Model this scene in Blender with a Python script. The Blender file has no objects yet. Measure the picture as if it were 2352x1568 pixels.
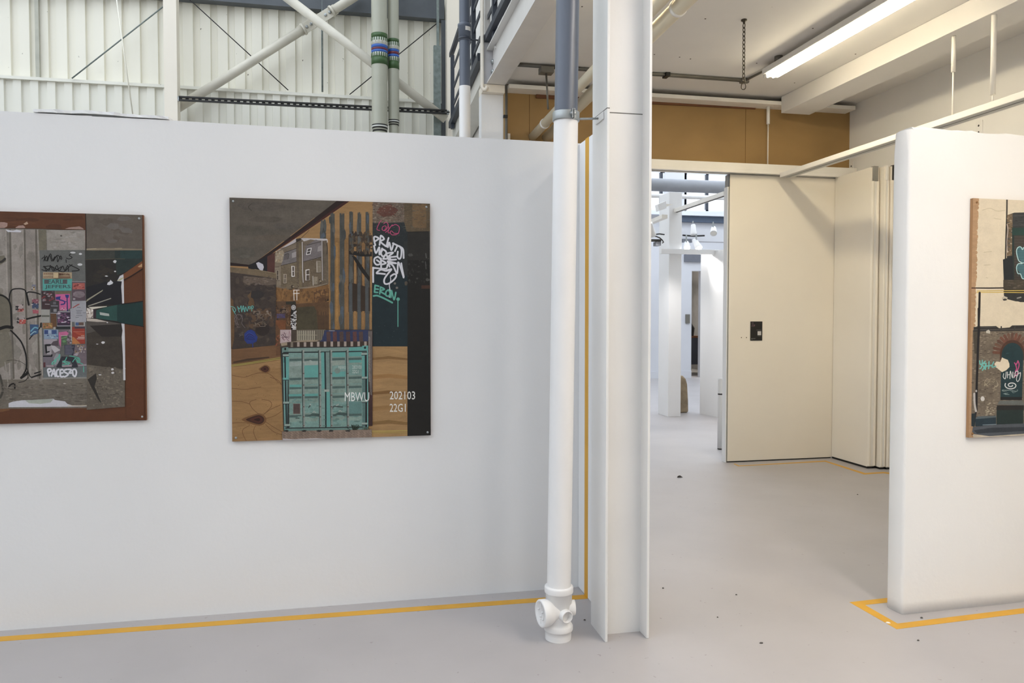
import bpy, bmesh, math, random
from mathutils import Vector, Matrix, Quaternion
random.seed(7)
C = bpy.context.scene.collection
SC = bpy.context.scene

# ------------------------------------------------------------------ survey
# camera found from the two vanishing points of the photograph; metres
F = 1750.0; EYE = 1.48; PITCH = math.radians(1.8); YAW = math.radians(11.88)
def ray(px, py):
    a, b = (px-1176)/F, (784-py)/F
    cp, sp = math.cos(PITCH), math.sin(PITCH)
    y = cp+b*sp; z = -sp+b*cp
    c, s = math.cos(YAW), math.sin(YAW)
    return Vector((a*c+y*s, -a*s+y*c, z))
def onY(px, py, Y):
    d = ray(px, py); t = Y/d.y; return Vector((d.x*t, Y, EYE+d.z*t))
def onX(px, py, X):
    d = ray(px, py); t = X/d.x; return Vector((X, d.y*t, EYE+d.z*t))
def onZ(px, py, Z=0.0):
    d = ray(px, py); t = (Z-EYE)/d.z; return Vector((d.x*t, d.y*t, Z))

# ------------------------------------------------------------------ materials
def lin(c):
    if isinstance(c, str):
        c = c.lstrip('#'); c = tuple(int(c[i:i+2], 16) for i in (0, 2, 4))
    return tuple(((v/255.0)/12.92 if v/255.0 <= .04045 else ((v/255.0+.055)/1.055)**2.4) for v in c)
def nodes(m):
    m.use_nodes = True
    nt = m.node_tree; nt.nodes.clear()
    o = nt.nodes.new('ShaderNodeOutputMaterial'); p = nt.nodes.new('ShaderNodeBsdfPrincipled')
    nt.links.new(p.outputs[0], o.inputs[0])
    return nt, p, o
MATS = {}
def mat(name, col, rough=.5, var=.06, scale=6.0, metal=0.0, bump=0.0, bscale=60.0, spec=.5, stretch=(1, 1, 1), speck=None, col2=None):
    """paint / metal / board with soft procedural unevenness"""
    m = bpy.data.materials.new(name); MATS[name] = m
    nt, p, o = nodes(m); N = nt.nodes; Lk = nt.links
    c = lin(col) if (isinstance(col, str) or max(col) > 1) else col
    tc = N.new('ShaderNodeTexCoord'); mp = N.new('ShaderNodeMapping'); mp.inputs['Scale'].default_value = stretch
    Lk.new(tc.outputs['Object'], mp.inputs[0])
    n = N.new('ShaderNodeTexNoise'); n.inputs['Scale'].default_value = scale; n.inputs['Detail'].default_value = 6
    Lk.new(mp.outputs[0], n.inputs[0])
    r = N.new('ShaderNodeValToRGB')
    r.color_ramp.elements[0].position = .3; r.color_ramp.elements[1].position = .7
    c2 = lin(col2) if col2 else tuple(v*(1-2*var) for v in c)
    r.color_ramp.elements[0].color = (*c2, 1)
    r.color_ramp.elements[1].color = (*[min(1, v*(1+var*.5)) for v in c], 1)
    Lk.new(n.outputs[0], r.inputs[0])
    out = r.outputs[0]
    if speck:
        sc, thr, scol = speck
        v = N.new('ShaderNodeTexNoise'); v.inputs['Scale'].default_value = sc; v.inputs['Detail'].default_value = 3
        Lk.new(tc.outputs['Object'], v.inputs[0])
        rr = N.new('ShaderNodeValToRGB'); rr.color_ramp.elements[0].position = thr; rr.color_ramp.elements[1].position = thr+.03
        Lk.new(v.outputs[0], rr.inputs[0])
        mx = N.new('ShaderNodeMix'); mx.data_type = 'RGBA'
        Lk.new(rr.outputs[0], mx.inputs['Factor']); Lk.new(out, mx.inputs['A']); mx.inputs['B'].default_value = (*lin(scol), 1)
        out = mx.outputs['Result']
    Lk.new(out, p.inputs['Base Color'])
    p.inputs['Roughness'].default_value = rough; p.inputs['Metallic'].default_value = metal
    p.inputs['Specular IOR Level'].default_value = spec
    if bump:
        b = N.new('ShaderNodeBump'); b.inputs['Strength'].default_value = bump; b.inputs['Distance'].default_value = .01
        n2 = N.new('ShaderNodeTexNoise'); n2.inputs['Scale'].default_value = bscale; n2.inputs['Detail'].default_value = 4
        Lk.new(tc.outputs['Object'], n2.inputs[0]); Lk.new(n2.outputs[0], b.inputs['Height']); Lk.new(b.outputs[0], p.inputs['Normal'])
    return m
def emit(name, col, strength):
    m = bpy.data.materials.new(name); nt, p, o = nodes(m); MATS[name] = m
    p.inputs['Base Color'].default_value = (*col, 1); p.inputs['Emission Color'].default_value = (*col, 1)
    p.inputs['Emission Strength'].default_value = strength
    return m

W_PART = mat('white_emulsion', (.80, .80, .80), .7, .015, 1.3, bump=.06, bscale=45)
W_ROUGH = mat('white_emulsion_rough', (.83, .82, .80), .7, .015, 2, bump=.12, bscale=30)
W_GLOSS = mat('white_gloss', (.80, .79, .77), .35, .02, 3, bump=.04, bscale=25)
W_PIPE = mat('white_pipe_paint', (.82, .81, .80), .4, .015, 4, bump=.04, bscale=40)
W_SIDE = mat('white_side', (.85, .83, .79), .7, .03, 1.2)
W_CREAM = mat('cream_panel', '#efe7d8', .55, .03, .9)
W_TRACK = mat('cream_track', (.86, .83, .77), .4, .03, 4)
CEIL = mat('ceiling_board', (.76, .735, .70), .8, .035, 1.1, speck=(38, .77, '#5a5048'))
FLOORM = mat('painted_floor', (.44, .415, .412), .42, .035, 2.2, speck=(30, .705, '#9a9090'), bump=.06, bscale=9, spec=.4)
GREYPIPE = mat('grey_plastic', '#5c6370', .33, .04, 3)
NAVY = mat('navy_steel', '#363b45', .45, .05, 5)
DARK = mat('dark_gap', '#17150f', .8, .02)
BLACK = mat('black_plastic', '#14120f', .5, .05)
ZINC = mat('zinc', '#a9adad', .38, .08, 14, metal=.75)
GALV = mat('galvanised', '#7f8985', .5, .16, 22, metal=.35, bump=.05)
CLAD = mat('cladding', '#efebdc', .5, .04, 1.6, speck=(15, .735, '#77705f'), stretch=(1, 1, .25))
CLADL = mat('cladding_lower', '#e6e4d8', .5, .04, 1.6, speck=(17, .76, '#8a8577'), stretch=(1, 1, .4))
PURLIN = mat('purlin_grey', '#565b60', .5, .08, 5)
BROWN = mat('brown_board', '#a38354', .75, .07, 2.2, stretch=(1, 1, 1.4), speck=(9, .80, '#5b4020'))
REDWOOD = mat('red_timber', '#74492b', .7, .12, 6, stretch=(.3, 1, 6))
TAPE = mat('yellow_tape', '#d6a02a', .5, .05, 7, speck=(60, .76, '#7b5f22'))
BEIGEPIPE = mat('beige_pipe', '#d6ccb4', .45, .03, 4)
TUBE = mat('brace_white', '#d6d1c2', .4, .06, 5)
LINED = mat('lined_pipe', '#b0b0a0', .4, .03, 5)
CLOTHW = mat('chip_white', '#e8e4dc', .7, .02)
CONDUIT = mat('conduit_grey', '#77746c', .45, .08, 8, metal=.3)

# ------------------------------------------------------------------ mesh building
WL = {}
def setp(o, label=None, cat=None, group=None, kind=None):
    if label: o['label'] = label
    if cat: o['category'] = cat
    if group: o['group'] = group
    if kind: o['kind'] = kind
    return o
def thing(name, label, cat, loc, group=None):
    o = bpy.data.objects.new(name, None); C.objects.link(o); o.empty_display_size = .1
    o.location = Vector(loc); WL[o.name] = Vector(loc)
    return setp(o, label, cat, group)
class MB:
    def __init__(s): s.v = []; s.f = []; s.mi = []; s.sm = []
    def add(s, vs, fs, mi=0, smooth=False):
        n = len(s.v); s.v += [Vector(v) for v in vs]
        for f in fs: s.f.append([n+i for i in f]); s.mi.append(mi); s.sm.append(smooth)
        return s
    def box(s, x0, x1, y0, y1, z0, z1, mi=0):
        vs = [(x, y, z) for x in (x0, x1) for y in (y0, y1) for z in (z0, z1)]
        return s.add(vs, [(0, 1, 3, 2), (4, 6, 7, 5), (0, 4, 5, 1), (2, 3, 7, 6), (0, 2, 6, 4), (1, 5, 7, 3)], mi)
    def hexa(s, b, t, mi=0):
        """two matching loops joined into a solid"""
        n = len(b)
        return s.add(list(b)+list(t), [tuple(range(n-1, -1, -1)), tuple(range(n, 2*n))]+[(i, (i+1) % n, n+(i+1) % n, n+i) for i in range(n)], mi)
    def bar(s, p0, p1, w, h, up=(0, 0, 1), mi=0):
        p0, p1 = Vector(p0), Vector(p1); d = (p1-p0).normalized(); u = Vector(up)
        sd = d.cross(u).normalized(); u = sd.cross(d).normalized()
        q = [sd*(-w/2)+u*(-h/2), sd*(w/2)+u*(-h/2), sd*(w/2)+u*(h/2), sd*(-w/2)+u*(h/2)]
        return s.hexa([p0+k for k in q], [p1+k for k in q], mi)
    def tube(s, pts, r, seg=16, mi=0, caps=True, smooth=True):
        pts = [Vector(p) for p in pts]; rs = r if isinstance(r, (list, tuple)) else [r]*len(pts)
        n = len(s.v); ref = None
        for i, p in enumerate(pts):
            d = (pts[min(i+1, len(pts)-1)]-pts[max(i-1, 0)]).normalized()
            if ref is None: ref = d.orthogonal().normalized()
            ref = (ref-d*ref.dot(d)).normalized(); b = d.cross(ref)
            for k in range(seg):
                a = 2*math.pi*k/seg; s.v.append(p+(ref*math.cos(a)+b*math.sin(a))*rs[i])
        for i in range(len(pts)-1):
            for k in range(seg):
                k2 = (k+1) % seg
                s.f.append([n+i*seg+k, n+i*seg+k2, n+(i+1)*seg+k2, n+(i+1)*seg+k]); s.mi.append(mi); s.sm.append(smooth)
        if caps:
            s.f.append([n+k for k in range(seg-1, -1, -1)]); s.mi.append(mi); s.sm.append(False)
            s.f.append([n+(len(pts)-1)*seg+k for k in range(seg)]); s.mi.append(mi); s.sm.append(False)
        return s
    def lathe(s, prof, org, axis=(0, 0, 1), seg=32, mi=0, smooth=True):
        """prof: (distance along axis, radius); repeated points make hard edges"""
        axis = Vector(axis).normalized(); ref = axis.orthogonal().normalized(); b = axis.cross(ref); org = Vector(org); n = len(s.v)
        for (h, r) in prof:
            for k in range(seg):
                a = 2*math.pi*k/seg; s.v.append(org+axis*h+(ref*math.cos(a)+b*math.sin(a))*max(r, 1e-5))
        for i in range(len(prof)-1):
            for k in range(seg):
                k2 = (k+1) % seg
                s.f.append([n+i*seg+k, n+i*seg+k2, n+(i+1)*seg+k2, n+(i+1)*seg+k]); s.mi.append(mi); s.sm.append(smooth)
        return s
    def build(s, name, m, parent=None, bevel=0.0, seg=2, edge=40):
        me = bpy.data.meshes.new(name)
        if parent is not None: base = WL[parent.name]
        else:
            lo = Vector([min(v[i] for v in s.v) for i in range(3)]); hi = Vector([max(v[i] for v in s.v) for i in range(3)])
            base = Vector(((lo.x+hi.x)/2, (lo.y+hi.y)/2, lo.z))
        me.from_pydata([v-base for v in s.v], [], s.f)
        for i, p in enumerate(me.polygons): p.material_index = s.mi[i]; p.use_smooth = s.sm[i]
        for mm in (m if isinstance(m, (list, tuple)) else [m]): me.materials.append(mm)
        bm = bmesh.new(); bm.from_mesh(me); bmesh.ops.recalc_face_normals(bm, faces=bm.faces); bm.to_mesh(me); bm.free()
        me.update()
        o = bpy.data.objects.new(name, me); C.objects.link(o)
        if parent is not None: o.parent = parent; WL[o.name] = base
        else: o.location = base; WL[o.name] = base
        if bevel:
            b = o.modifiers.new('soft_edges', 'BEVEL'); b.width = bevel; b.segments = seg; b.limit_method = 'ANGLE'; b.angle_limit = math.radians(edge)
        return o
def one(name, mb, m, label, cat, group=None, bevel=0.0):
    return setp(mb.build(name, m, None, bevel), label, cat, group)
def struct(name, mb, m, bevel=0.0):
    return setp(mb.build(name, m, None, bevel), None, None, None, 'structure')
def copy_tree(root, delta):
    r = root.copy(); C.objects.link(r); r.location = root.location+Vector(delta); WL[r.name] = WL[root.name]+Vector(delta)
    for ch in list(root.children):
        c = ch.copy(); C.objects.link(c); c.parent = r; WL[c.name] = WL[r.name]
        for g in list(ch.children):
            d = g.copy(); C.objects.link(d); d.parent = c; WL[d.name] = WL[r.name]
    return r
def bolt(mb, p, axis, r=.012, h=.01, mi=0):
    mb.lathe([(0, r), (h*.8, r), (h*.8, r*.9), (h, r*.55), (h, 0)], p, axis, 10, mi)

# ------------------------------------------------------------------ camera
cam = bpy.data.cameras.new('camera'); co = bpy.data.objects.new('camera', cam); C.objects.link(co)
co.location = (0, 0, EYE); co.rotation_euler = (math.pi/2-PITCH, 0, -YAW)
cam.sensor_width = 36.0; cam.lens = F/2352*36.0; cam.clip_start = .05; cam.clip_end = 200
SC.camera = co
SC.view_settings.view_transform = 'Standard'; SC.view_settings.look = 'None'; SC.view_settings.gamma = 1.0
SC.view_settings.use_curve_mapping = False
LAMP = 19.0; FRONT_FILL = 27; BAY_FILL = 10; SKY = 1.40; EXPO = 1.11; GAIN_L = 1.12; GAIN_R = 1.0
# ================================================================== SETTING
CZ = 3.705            # underside of the mezzanine
struct('floor', MB().box(-9, 10, -7, 18, -.1, 0), FLOORM)
# hall shell
def strips(name, x0, x1, y0, y1, z0, z1, holes, m):
    mb = MB(); x = x0
    for a, b in holes:
        mb.box(x, a, y0, y1, z0, z1); x = b
    mb.box(x, x1, y0, y1, z0, z1)
    return struct(name, mb, m)
HALL_SKY = [(-7.5, -5.4), (-3.8, -1.4)]
strips('ceiling_hall', -9, 5.4, -7, 5, 8.0, 8.2, HALL_SKY, W_SIDE)
NORTH_SKY = HALL_SKY+[(-.8, 1.1)]  # third roof strip added to brighten the corrugated gable
strips('ceiling_hall_north', -9, 5.4, 5, 10.3, 8.0, 8.2, NORTH_SKY, W_SIDE)
# clerestory along the west side
CLR = (-6.0, 9.0, 4.6, 7.7)
struct('wall_west', MB().box(-9.2, -9, -7, 10.3, 0, CLR[2]).box(-9.2, -9, -7, 10.3, CLR[3], 8).box(-9.2, -9, -7, CLR[0], CLR[2], CLR[3]).box(-9.2, -9, CLR[1], 10.3, CLR[2], CLR[3]), W_SIDE)
struct('wall_south', MB().box(-9.2, 5.4, -7.2, -7, 0, 8), W_SIDE)
# side wall of the bay
struct('wall_east', MB().box(5.155, 5.4, -7, 7.2, 0, 8), W_SIDE)
# corrugated gable of the hall
def corrugated(x0, x1, pitch, phase, yf, yb, z0, z1, top):
    """ribbed sheet: rib tops at yf, valleys at yb"""
    mb = MB(); prof = []
    k = math.floor((x0-phase)/pitch)
    while phase+k*pitch < x1:
        a = phase+k*pitch
        for dx, y in ((0, yf), (top, yf), (top+.008, yb), (pitch-.008, yb)): prof.append((a+dx, y))
        k += 1
    prof.append((phase+k*pitch, yf))
    vs = []; fs = []
    for (x, y) in prof: vs += [(x, y, z0), (x, y, z1)]
    for i in range(len(prof)-1): fs.append((2*i, 2*i+2, 2*i+3, 2*i+1))
    mb.add(vs, fs); n = len(prof)
    # backing so that the sheet has thickness
    mb.add([(x0-.3, yb+.03, z0), (x1+.3, yb+.03, z0), (x1+.3, yb+.03, z1), (x0-.3, yb+.03, z1)], [(0, 1, 2, 3)])
    return mb
LEDGE = 4.235
struct('wall_back', corrugated(-9, 1.4, .2, -.985, 9.995, 10.028, LEDGE-.05, 8.0, .115), CLAD)
struct('wall_back_lower', corrugated(-9, 1.4, .18, -3.815, 9.89, 9.92, 0, LEDGE, .085), CLADL)
mb = MB(); y0, y1 = 9.865, 10.02
mb.hexa([(-9, y0, LEDGE-.005), (-9, y1, LEDGE-.005), (-9, y1, LEDGE+.055), (-9, y0, LEDGE+.03)],
        [(1.4, y0, LEDGE-.005), (1.4, y1, LEDGE-.005), (1.4, y1, LEDGE+.055), (1.4, y0, LEDGE+.03)])
struct('trim_ledge', mb, CLADL)
struct('wall_back_solid', MB().box(-9.2, 1.4, 10.1, 10.3, 0, 8), W_SIDE)
struct('wall_corner', MB().box(1.38, 2.3, 9.60, 10.3, 0, 8.0), W_SIDE)
# brown partition across the bay
struct('wall_rear', MB().box(1.45, 2.62, 7.2, 7.32, 0, CZ-.045).box(2.62, 5.155, 7.2, 7.32, 2.985, CZ-.045), BROWN)
mb = MB()
for px in (1216, 1713):
    p = onY(px, 260, 7.199); mb.box(p.x-.002, p.x+.002, 7.1985, 7.2005, 3.0, 3.66)
struct('trim_board_joint', mb, mat('board_joint', '#6b4b26', .8))
struct('wall_rear_upper', MB().box(1.45, 5.4, 7.2, 7.32, CZ-.045, 8), mat('shaded_recess_board', '#5a4c3e', .9))  # darker than the board below: shade of the slot put into the colour
struct('ceiling', MB().box(1.43, 5.155, -7, 7.2, CZ, 3.95), CEIL)
# white ledge under the ceiling, a dark slot above it
cz0, cz1 = onY(1495, 222, 7.03).z, onY(1495, 213, 7.03).z
struct('trim_cornice', MB().box(1.45, 5.10, 7.03, 7.199, cz0, cz1), W_TRACK, .003)
p0, p1 = onY(1495, 232, 7.19), onY(1735, 243, 7.19)
bt0, bt1 = onY(1500, 241, 7.18).z, onY(1735, 243, 7.18).z
struct('trim_batten', MB().hexa([(1.75, 7.18, bt0), (1.75, 7.199, bt0), (1.75, 7.199, cz0), (1.75, 7.18, cz0)], [(p1.x, 7.18, cz0-.012), (p1.x, 7.199, cz0-.012), (p1.x, 7.199, cz0), (p1.x, 7.18, cz0)]), REDWOOD)
mb = MB()
for (px, py) in ((1620, 43), (1586, 135), (1503, 125), (1561, 131), (1738, 145), (1867, 65), (1825, 190), (1965, 124), (1337, 15), (1228, 66), (1205, 104), (1191, 135)):
    p = onZ(px, py, CZ); mb.lathe([(0, .007), (-.003, .005), (-.003, 0)], p, (0, 0, 1), 8)
struct('trim_ceiling_screws', mb, mat('screw_dark', '#5c5146', .6))

# ------------------------------------------------------------------ partitions
WY = 3.98
def panel_wall(name, x0, x1, y0, y1, top0, top1, joints, m):
    """board-faced partition: shallow joints between the sheets, a slightly wavering top edge"""
    xs = sorted(set([x0, x1]+[j+d for j in joints for d in (-.0015, .0015)]+[x0+(x1-x0)*i/24 for i in range(25)]))
    lo = []; hi = []; rl = []; rh = []
    for x in xs:
        y = y0+(.0009 if any(abs(x-j) < .0001 for j in joints) else 0)
        t = top0+(top1-top0)*(x-x0)/(x1-x0)+random.uniform(-.0015, .0015)
        lo.append((x, y, 0)); hi.append((x, y, t)); rl.append((x, y1, 0)); rh.append((x, y1, t))
    n = len(xs); mb = MB()
    vs = lo+hi+rl+rh; fs = []
    for i in range(n-1):
        fs += [(i, i+1, n+i+1, n+i), (n+i, n+i+1, 3*n+i+1, 3*n+i), (2*n+i+1, 2*n+i, 3*n+i, 3*n+i+1), (i+1, i, 2*n+i, 2*n+i+1)]
    fs += [(0, n, 3*n, 2*n), (n-1, 3*n-1, 4*n-1, 2*n-1)]
    mb.add(vs, fs)
    return mb
mb = panel_wall('wall_left', -7.5, 1.30, WY, WY+.1, 2.478, 2.418, [-1.2, .02, -2.42], W_PART)
struct('wall_left', mb, W_PART)
struct('wall_left_return', MB().box(1.208, 1.31, 3.49, WY-.0005, 0, 2.416), W_PART, .006)
# right partition: stands slightly askew, thick plastered edges
RA = math.radians(1.6); RO = Vector((2.674, 3.271, 0)); RU = Vector((math.cos(RA), math.sin(RA), 0)); RV = Vector((-math.sin(RA), math.cos(RA), 0))
def rw(u, v, z): return RO+RU*u+RV*v+Vector((0, 0, z))
mb = MB(); nz = 40; ring = []
U1 = 2.5
def rough_edge(z, s): return .0016*math.sin(z*31+s)+.0012*math.sin(z*57+2*s)+random.uniform(-.0006, .0006)
for i in range(nz+1):
    z = 2.412*i/nz
    e1, e2 = rough_edge(z, .3), rough_edge(z, 1.7)
    r = .012+(.012 if i == nz else 0)+(.006 if i == nz-1 else 0)
    loop = [(U1, 0), (r*1.2, 0+.2*e1), (r*.35, r*.35), (0+e1, r*1.2), (0+e2*.6, .056), (0+e2, .113-r*1.2), (r*.35, .113-r*.35), (r*1.2, .113), (U1, .113)]
    zz = z-(.01 if i == nz else 0)
    ring.append([rw(u, v, zz) for (u, v) in loop])
n = 9; vs = [p for rg in ring for p in rg]; fs = []
for i in range(nz):
    for k in range(n):
        k2 = (k+1) % n; fs.append((i*n+k, i*n+k2, (i+1)*n+k2, (i+1)*n+k))
fs.append(tuple(range(n-1, -1, -1))); mb.add(vs, fs, smooth=True)
# ragged plaster top
us = [U1*i/60 for i in range(61)]
b0 = nz*n
tv = []; tf = []
for u in us:
    h = 2.412+random.uniform(-.004, .005)+.003*math.sin(u*23)
    uu = max(u, .02)
    tv += [rw(uu, .0, 2.398), rw(uu, .012, h), rw(uu, .10, h-.002), rw(uu, .113, 2.398)]
for i in range(60):
    for k in range(3): tf.append((4*i+k, 4*i+k+1, 4*i+5+k, 4*i+4+k))
tf.append((0, 1, 2, 3))
mb.add(tv, tf)
struct('wall_right', mb, W_ROUGH)

# ------------------------------------------------------------------ the room beyond
R2Z = 6.0
R2H = (1.7, 9.9, 7.4, 17.2)  # unseen ceiling opening, added and widened to brighten this room
struct('ceiling_back_room', MB().box(1.45, 10.2, R2H[3], 17.6, R2Z, R2Z+.2).box(1.45, 10.2, 7.32, R2H[2], R2Z, R2Z+.2).box(1.45, R2H[0], R2H[2], R2H[3], R2Z, R2Z+.2).box(R2H[1], 10.2, R2H[2], R2H[3], R2Z, R2Z+.2), W_SIDE)
struct('wall_back_room_west', MB().box(1.45, 1.6, 7.32, 17.4, 0, R2Z), W_SIDE)
struct('wall_back_room_east', MB().box(10.0, 10.2, 7.32, 17.6, 0, R2Z), W_SIDE)
struct('wall_back_room_south', MB().box(5.4, 10.0, 7.2, 7.32, 0, R2Z), W_SIDE)
YF = 17.4
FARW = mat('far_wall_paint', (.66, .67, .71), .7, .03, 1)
xs0, xs1 = 5.0, 10.0
wz0, wz1 = onY(1620, 487, YF).z, 5.05
a = onY(1525, 460, YF).x; b = onY(1570, 460, YF).x; dx0 = onY(1588.5, 700, YF).x; dx1 = onY(1612, 700, YF).x; dz1 = onY(1598, 622, YF).z
mb = MB().box(1.6, dx0, YF, YF+.2, 0, wz0).box(dx1, 10, YF, YF+.2, 0, wz0).box(dx0, dx1, YF, YF+.2, dz1, wz0)
mb.box(1.6, 5.2, YF, YF+.2, wz0, wz1).box(a, b, YF-.05, YF+.2, wz0, wz1).box(9.6, 10, YF, YF+.2, wz0, wz1).box(1.6, 10, YF, YF+.2, wz1, R2Z)
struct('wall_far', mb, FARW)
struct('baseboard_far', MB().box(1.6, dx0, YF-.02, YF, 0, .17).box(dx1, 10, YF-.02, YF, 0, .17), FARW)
WF = mat('window_frame_white', (.75, .78, .86), .4, .02)
gl = bpy.data.materials.new('clear_glass'); gl.use_nodes = True
nt = gl.node_tree; nt.nodes.clear(); oo = nt.nodes.new('ShaderNodeOutputMaterial'); mx = nt.nodes.new('ShaderNodeMixShader')
tr = nt.nodes.new('ShaderNodeBsdfTransparent'); gs = nt.nodes.new('ShaderNodeBsdfGlossy'); gs.inputs['Roughness'].default_value = .05
mx.inputs[0].default_value = .06; nt.links.new(tr.outputs[0], mx.inputs[1]); nt.links.new(gs.outputs[0], mx.inputs[2]); nt.links.new(mx.outputs[0], oo.inputs[0])
def window(name, x0, x1, bars, zbars):
    mb = MB()
    for (p, q) in ((x0, x0+.05), (x1-.05, x1)): mb.box(p, q, YF-.03, YF+.05, wz0, wz1)
    mb.box(x0, x1, YF-.03, YF+.05, wz0, wz0+.05).box(x0, x1, YF-.03, YF+.05, wz1-.08, wz1)
    o = struct(name, mb, WF)
    mb = MB()
    for x in bars: mb.box(x-.035, x+.035, YF-.03, YF+.04, wz0+.02, wz1)
    for z in zbars: mb.box(x0, x1, YF-.035, YF+.04, z-.04, z+.04)
    f = mb.build('glazing_bar', NAVY, None); f.parent = o; f.location = Vector(f.location)-o.location
    g = MB().box(x0+.04, x1-.04, YF+.045, YF+.051, wz0+.04, wz1-.06).build('pane', gl, None); g.parent = o; g.location = Vector(g.location)-o.location
    return o
zb = onY(1600, 452, YF).z
window('window_1', 5.2, a, [onY(1518, 460, YF).x, 6.4, 5.8], [])
window('window_2', b, 9.6, [onY(1573, 460, YF).x, onY(1623, 460, YF).x, 9.1], [])
struct('trim_sill', MB().box(1.6, 10, YF-.22, YF, wz0-.12, wz0-.02), WF)
struct('trim_dark_band', MB().box(b-.1, 10, YF-.12, YF-.001, onY(1620, 512, YF).z, onY(1620, 499, YF).z), mat('dark_blue_band', '#4e5c70', .5))

# door opening in the far wall with dim storage behind
D2 = mat('dim_room', '#8d8a86', .9)
struct('wall_store', MB().box(dx0-1.2, dx1+1.2, 20.5, 20.6, 0, 3.2).box(dx0-1.3, dx0-1.2, YF+.2, 20.5, 0, 3.2).box(dx1+1.2, dx1+1.3, YF+.2, 20.5, 0, 3.2).box(dx0-1.3, dx1+1.3, YF+.2, 20.6, 3.2, 3.3).box(dx0-1.3, dx1+1.3, 18, 20.6, -.1, 0), D2)
# ================================================================== HALL STEELWORK
# tall white post in front of the gable
a, b = onY(378, 270, 9.5).x, onY(408, 270, 9.5).x
one('steel_post', MB().box(a, b, 9.5, 9.655, 0, 8), W_CREAM,
    'tall cream painted steel post in front of the ribbed cladding, left of the cross braces', 'post')
cx = onY(1040, 200, 9.8).x
one('corner_post', MB().box(onY(1025, 300, 9.8).x, onY(1056, 300, 9.8).x, 9.70, 9.86, 0, 8), W_CREAM,
    'cream painted corner post where the ribbed cladding ends beside the grey drainpipe', 'post')
one('purlin', MB().box(-7.5, 1.19, 9.86, 9.985, 5.30, 5.33).box(-7.5, 1.19, 9.86, 9.885, 5.33, 5.52).box(-7.5, 1.19, 9.86, 9.985, 5.52, 5.55), PURLIN,
    'dark grey horizontal steel rail crossing the cladding at the top of the picture', 'steel rail')
# cross bracing tubes
t = thing('brace_tube', 'cream brace tube rising to the right, broken by a bolted splice plate', 'brace', onY(405, 250, 9.72), 'cross brace tubes')
q0, q1, q2, q3 = onY(398, 254, 9.72), onY(697, 67, 9.72), onY(762, 26, 9.72), onY(830, -17, 9.72)
MB().tube([q0, q1], .055).build('lower_tube', TUBE, t)
MB().tube([q2, q3], .055).build('upper_tube', TUBE, t)
d = (q2-q1).normalized()
pl = MB().bar(q1-d*.06, q2+d*.06, .012, .125, up=(0, 0, 1)).build('splice_plate', TUBE, t, .003)
for f in (.12, .27, .78, .93):
    p = q1.lerp(q2, f)-Vector((0, .008, 0)); m_ = MB(); bolt(m_, p, (0, -1, 0), .018, .016); m_.build('bolt', ZINC, t)
for p in (q1, q2):
    MB().lathe([(-.012, .055), (-.012, .072), (.012, .072), (.012, .055)], p, d, 20).build('end_collar', TUBE, t)
one('brace_tube', MB().tube([onY(640, -20, 9.58), onY(1024, 274, 9.58)], .055), TUBE,
    'continuous cream brace tube falling to the right behind the banded pipes', 'brace', 'cross brace tubes')
# slotted channel
p0, p1 = onY(411, 222.5, 9.5), onY(1026, 254, 9.5)
t = thing('slotted_channel', 'black slotted channel running level in front of the lower cladding', 'channel', p0)
mb = MB(); dn = Vector((0, 0, -.036)); L = (p1-p0)
mb.bar(p0, p1, .03, .019).bar(p0+dn, p1+dn, .03, .019)
ns = 44
for i in range(ns+1):
    a = p0+L*(i/ns); w = L*(.52/ns)
    mb.bar(a+dn*.5, a+w+dn*.5, .006, .017)
mb.build('slotted_web', BLACK, t)
MB().bar(p0+Vector((-.03, .02, -.018)), p0+Vector((.0, .02, -.018)), .03, .05).build('end_bracket', ZINC, t)
MB().bar(p1+Vector((.0, .02, -.018)), p1+Vector((.03, .02, -.018)), .03, .05).build('end_bracket', ZINC, t)
# thin stay rods on the cladding
for (q0, q1, m_, lab) in (
    ((165, 180), (384, 8), GALV, 'thin grey stay rod rising to the cream post at upper left'),
    ((266, -14), (305, 264), CLAD, 'pale thin rod hanging nearly upright on the cladding left of the cream post'),
    ((428, -8), (662, 207), BLACK, 'thin black stay wire falling to the right under the dark rail'),
    ((803, 217), (1008, 50), BLACK, 'thin black stay wire rising to the right behind the banded pipes')):
    one('stay_rod', MB().tube([onY(*q0, 9.84 if m_ is not CLAD else 9.815), onY(*q1, 9.84 if m_ is not CLAD else 9.815)], .008 if m_ is not BLACK else .006, 8), m_, lab, 'rod', 'stay rods')
one('stay_rod', MB().tube([onY(739.5, -5, 9.87), onY(740.5, 211, 9.87)], .011, 8), GALV, 'upright thin grey rod on the cladding behind the brace crossing', 'rod', 'stay rods')
one('downpipe', MB().box(onY(79, 100, 9.93).x, onY(88, 100, 9.93).x, 9.95, 9.985, 4.28, 5.29), mat('dull_strip', '#b9b8aa', .5, .1, 6), 'dull upright flashing strip on the cladding at far left', 'strip')
# galvanised trunking by the corner
t = thing('cable_trunking', 'mottled galvanised trunking post beside the cream corner post', 'trunking', onY(1004, 300, 9.6))
a, b = onY(996.5, 200, 9.66).x, onY(1013, 200, 9.66).x; zt = onY(1004, 104, 9.66).z
MB().box(a, b, 9.66, 9.72, 0, zt).build('wide_trunking', GALV, t, .003)
MB().box(a+.04, b-.02, 9.67, 9.71, zt, 8).build('narrow_trunking', GALV, t, .003)
one('cladding_stanchion', MB().box(b+.03, cx-.085, 9.86, 9.885, 0, 5.29), PURLIN, 'dark steel stanchion between trunking and corner post', 'stanchion')
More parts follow.
